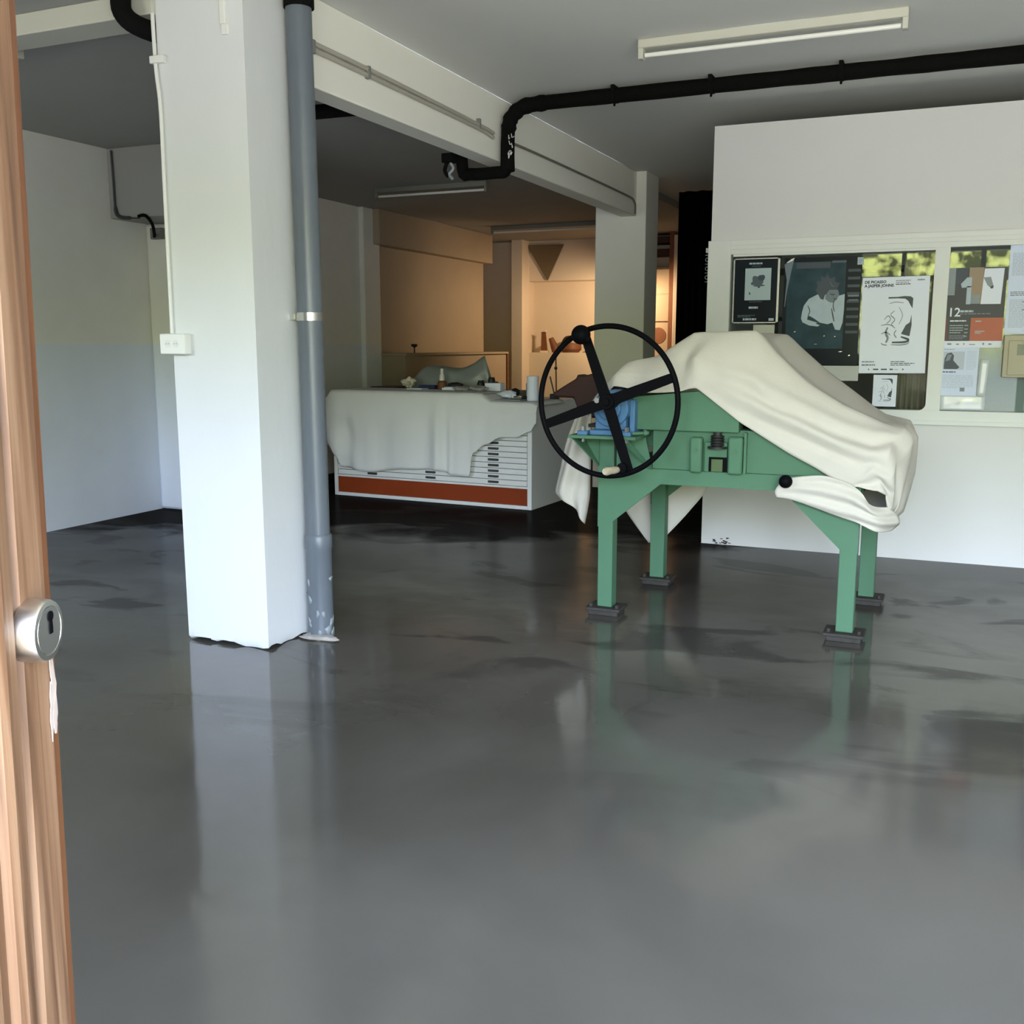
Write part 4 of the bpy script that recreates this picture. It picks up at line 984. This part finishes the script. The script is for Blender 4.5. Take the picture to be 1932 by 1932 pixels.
def p7(mb, f):
    bars(mb,f,1,.05,.42,.90,.010,16,.016,41); bars(mb,f,1,.5,.95,.90,.010,16,.016,42)
    bars(mb,f,2,.05,.42,.47,.010,3,.018,43); bars(mb,f,1,.05,.42,.38,.010,20,.016,44); bars(mb,f,2,.25,.45,.36,.012,2,.09,45,3)
sheet_thing('notice','pale blue printed notice above the beige box at the right edge',.288,.66,1.565,2.142,GY-.002,p7,[M_PAPERB,mat('pale_print',(.50,.55,.66,1),.6),M_INKG],'notice')
sheet_thing('label_card','cream label card under the leftmost black poster',-1.36,-1.208,1.555,1.640,GY,lambda mb,f: rect(mb,f,1,.25,.25,.95,.30),[mat('cream_card',(.52,.53,.47,1),.7),M_INKG],'card')
sheet_thing('paper_sheet','blank pale paper strip below the dark photo poster',-1.05,-.617,1.246,1.352,GY,lambda mb,f: None,[mat('grey_card',(.50,.51,.49,1),.7)],'paper')
sheet_thing('tag_card','tiny white tag at the top right corner of the dark photo poster',-.662,-.622,2.045,2.095,GY-.002,lambda mb,f: bars(mb,f,1,.2,.8,.7,.08,3,.22,2),[M_PALE,M_INKG],'card')
# crumpled clear sleeve under the text sheet
sv = MB()
sv.grid([[Vector((x, GY-.004-.006*abs(noise.noise(Vector((x*22,z*22,1)))), z)) for x in [(-.075+.028*i) for i in range(11)]] for z in [1.06+.012*j for j in range(9)]])
sv.grid([[Vector((.148+.018*i+.01*j/6, GY-.004-.006*abs(noise.noise(Vector((i*.8,j*.7,4)))), 1.15+.036*j)) for i in range(4)] for j in range(8)])
tag(obj('plastic_sleeve', sv, mat('clear_sleeve',(.62,.66,.70,1),.12), sharp=180, solid=.0008), 'crumpled shiny plastic sleeve below the text sheet', 'sleeve')
eb = thing('fuse_box', 'beige fuse box on the glazed screen at the right edge below the blue notice', 'fuse box', (.45,PY-.02,1.28))
obj('case', MB().box(.290,PY-.05,1.283,.62,PY-.0225,1.562), M_BEIGE, eb, bevel=.006)
obj('cover', MB().box(.320,PY-.058,1.30,.60,PY-.05,1.525), M_BEIGE, eb, bevel=.004)
obj('window_slot', MB().box(.372,PY-.060,1.43,.46,PY-.0578,1.50), mat('dark_green_window',(.03,.05,.02,1),.3), eb)

# things behind the glass
tag(obj('board', MB().box(-.07,PY+.10,1.0,1.28,PY+.115,1.47), M_GREYB), 'grey board standing behind the right hand glass', 'board')
cu = MB(); cu.grid([[Vector((-.36+.2*i/24, PY+.12+.012*math.sin(i*1.4), z)) for i in range(25)] for z in (1.01,1.4,1.9,2.13)])
tag(obj('curtain', cu, M_CURT, solid=.002, sharp=180), 'beige curtain edge behind the glass near the mullion', 'curtain')
rm = thing('shelf_unit', 'dark shelving in the unlit room behind the glass', 'shelving', (-.8,9,0))
for x in (-1.5,-.3): obj('upright', MB().box(x,8.9,0,x+.04,9.3,2.3), M_CHAR, rm)
for z in (.9,1.3,1.7,2.1): obj('shelf', MB().box(-1.46,8.9,z,-.3,9.3,z+.03), M_CHAR, rm)

# ------------------------------------------------------------------ light
w = bpy.data.worlds.new('daylight'); SC.world = w; w.use_nodes = True
N = w.node_tree.nodes; L = w.node_tree.links; bgd = N['Background']
tc = N.new('ShaderNodeTexCoord'); sep = N.new('ShaderNodeSeparateXYZ'); L.new(tc.outputs['Generated'], sep.inputs[0])
cr = N.new('ShaderNodeValToRGB'); L.new(sep.outputs['Z'], cr.inputs['Fac'])
mr = N.new('ShaderNodeMapRange'); mr.inputs[1].default_value = -1; mr.inputs[2].default_value = 1; L.new(sep.outputs['Z'], mr.inputs[0]); L.new(mr.outputs[0], cr.inputs['Fac'])
e = cr.color_ramp.elements
e[0].position = 0; e[0].color = (.34,.32,.25,1); e[1].position = 1; e[1].color = (.68,.82,1.12,1)
for p, c in ((.40,(.30,.29,.235,1)),(.485,(.14,.15,.155,1)),(.50,(.21,.225,.13,1)),(.545,(.30,.325,.16,1)),(.575,(.58,.65,.70,1)),(.62,(.68,.80,1.04,1))):
    x = e.new(p); x.color = c
nz = N.new('ShaderNodeTexNoise'); nz.inputs['Scale'].default_value = 95; nz.inputs['Detail'].default_value = 4; L.new(tc.outputs['Generated'], nz.inputs['Vector'])
r2 = N.new('ShaderNodeValToRGB'); L.new(nz.outputs['Fac'], r2.inputs['Fac'])
r2.color_ramp.elements[0].position = .45; r2.color_ramp.elements[0].color = (.15,.16,.12,1); r2.color_ramp.elements[1].position = .62; r2.color_ramp.elements[1].color = (1.7,1.7,1.1,1)
band = N.new('ShaderNodeValToRGB'); L.new(mr.outputs[0], band.inputs['Fac'])
be = band.color_ramp.elements; be[0].position = .495; be[0].color = (0,0,0,1); be[1].position = .505; be[1].color = (1,1,1,1)
x = be.new(.55); x.color = (1,1,1,1); x = be.new(.58); x.color = (0,0,0,1)
mu = N.new('ShaderNodeMix'); mu.data_type = 'RGBA'; mu.blend_type = 'MULTIPLY'
L.new(band.outputs['Color'], mu.inputs[0]); L.new(cr.outputs['Color'], mu.inputs[6]); L.new(r2.outputs['Color'], mu.inputs[7])
L.new(mu.outputs[2], bgd.inputs['Color']); bgd.inputs['Strength'].default_value = 39.0

def portal(x0, x1, z0, z1):
    l = bpy.data.lights.new('daylight_portal', 'AREA'); l.shape = 'RECTANGLE'; l.size = x1-x0; l.size_y = z1-z0
    l.cycles.is_portal = True
    o = bpy.data.objects.new('daylight_portal', l); COL.objects.link(o)
    o.location = ((x0+x1)/2, -.42, (z0+z1)/2); o.rotation_euler = (R(90),0,0)
portal(-6.45,-4.95,1.5,2.7); portal(-.28,.80,0,2.36); portal(.9,3.4,.6,2.36); portal(-1.30,1.25,2.44,2.76); portal(-1.30,-.36,1.15,2.36)

LX, LY = -4.58, 14.32
pl_ = thing('pendant_lamp', 'shaded pendant lamp hanging behind the far pillar, lighting the recess', 'lamp', (LX,LY,2.2))
obj('lamp_shade', MB().tube([(LX,LY,2.48),(LX,LY,2.46),(LX,LY,2.315)], [.03,.05,.17], 28, cap=False), M_DARKBR, pl_, solid=.003)
obj('light_blocker', MB().box(LX-.20,LY-.27,1.60,LX+.62,LY-.26,2.62), M_DARKBR, pl_)  # added unseen panel that blocks the lamp's light towards the room
obj('cord', MB().cyl((LX,LY,2.47),(LX,LY,CZL), .004, 8), M_BLACK, pl_)
obj('blocker_cord', MB().cyl((LX+.2,LY-.265,2.62),(LX+.2,LY-.265,CZL), .004, 8), M_BLACK, pl_)
obj('lamp_holder', MB().cyl((LX,LY,2.44),(LX,LY,2.475), .02, 12), M_BLACK, pl_)
sl = bpy.data.lights.new('warm_bulb', 'POINT'); sl.energy = 105; sl.color = (1,.69,.40); sl.shadow_soft_size = .06
so_ = bpy.data.objects.new('warm_bulb', sl); COL.objects.link(so_); so_.location = (LX,LY,2.27)

# ------------------------------------------------------------------ view
vs = SC.view_settings
SC.display_settings.display_device = 'sRGB'
vs.view_transform = 'Standard'; vs.look = 'None'; vs.gamma = 1; vs.use_curve_mapping = False; vs.exposure = .2
SC.cycles.max_bounces = 10; SC.cycles.diffuse_bounces = 6; SC.cycles.glossy_bounces = 4
SC.cycles.transparent_max_bounces = 8
SC.cycles.sample_clamp_indirect = 4
SC.cycles.use_denoising = True
for o in bpy.data.objects:
    if '_w' in o: del o['_w']
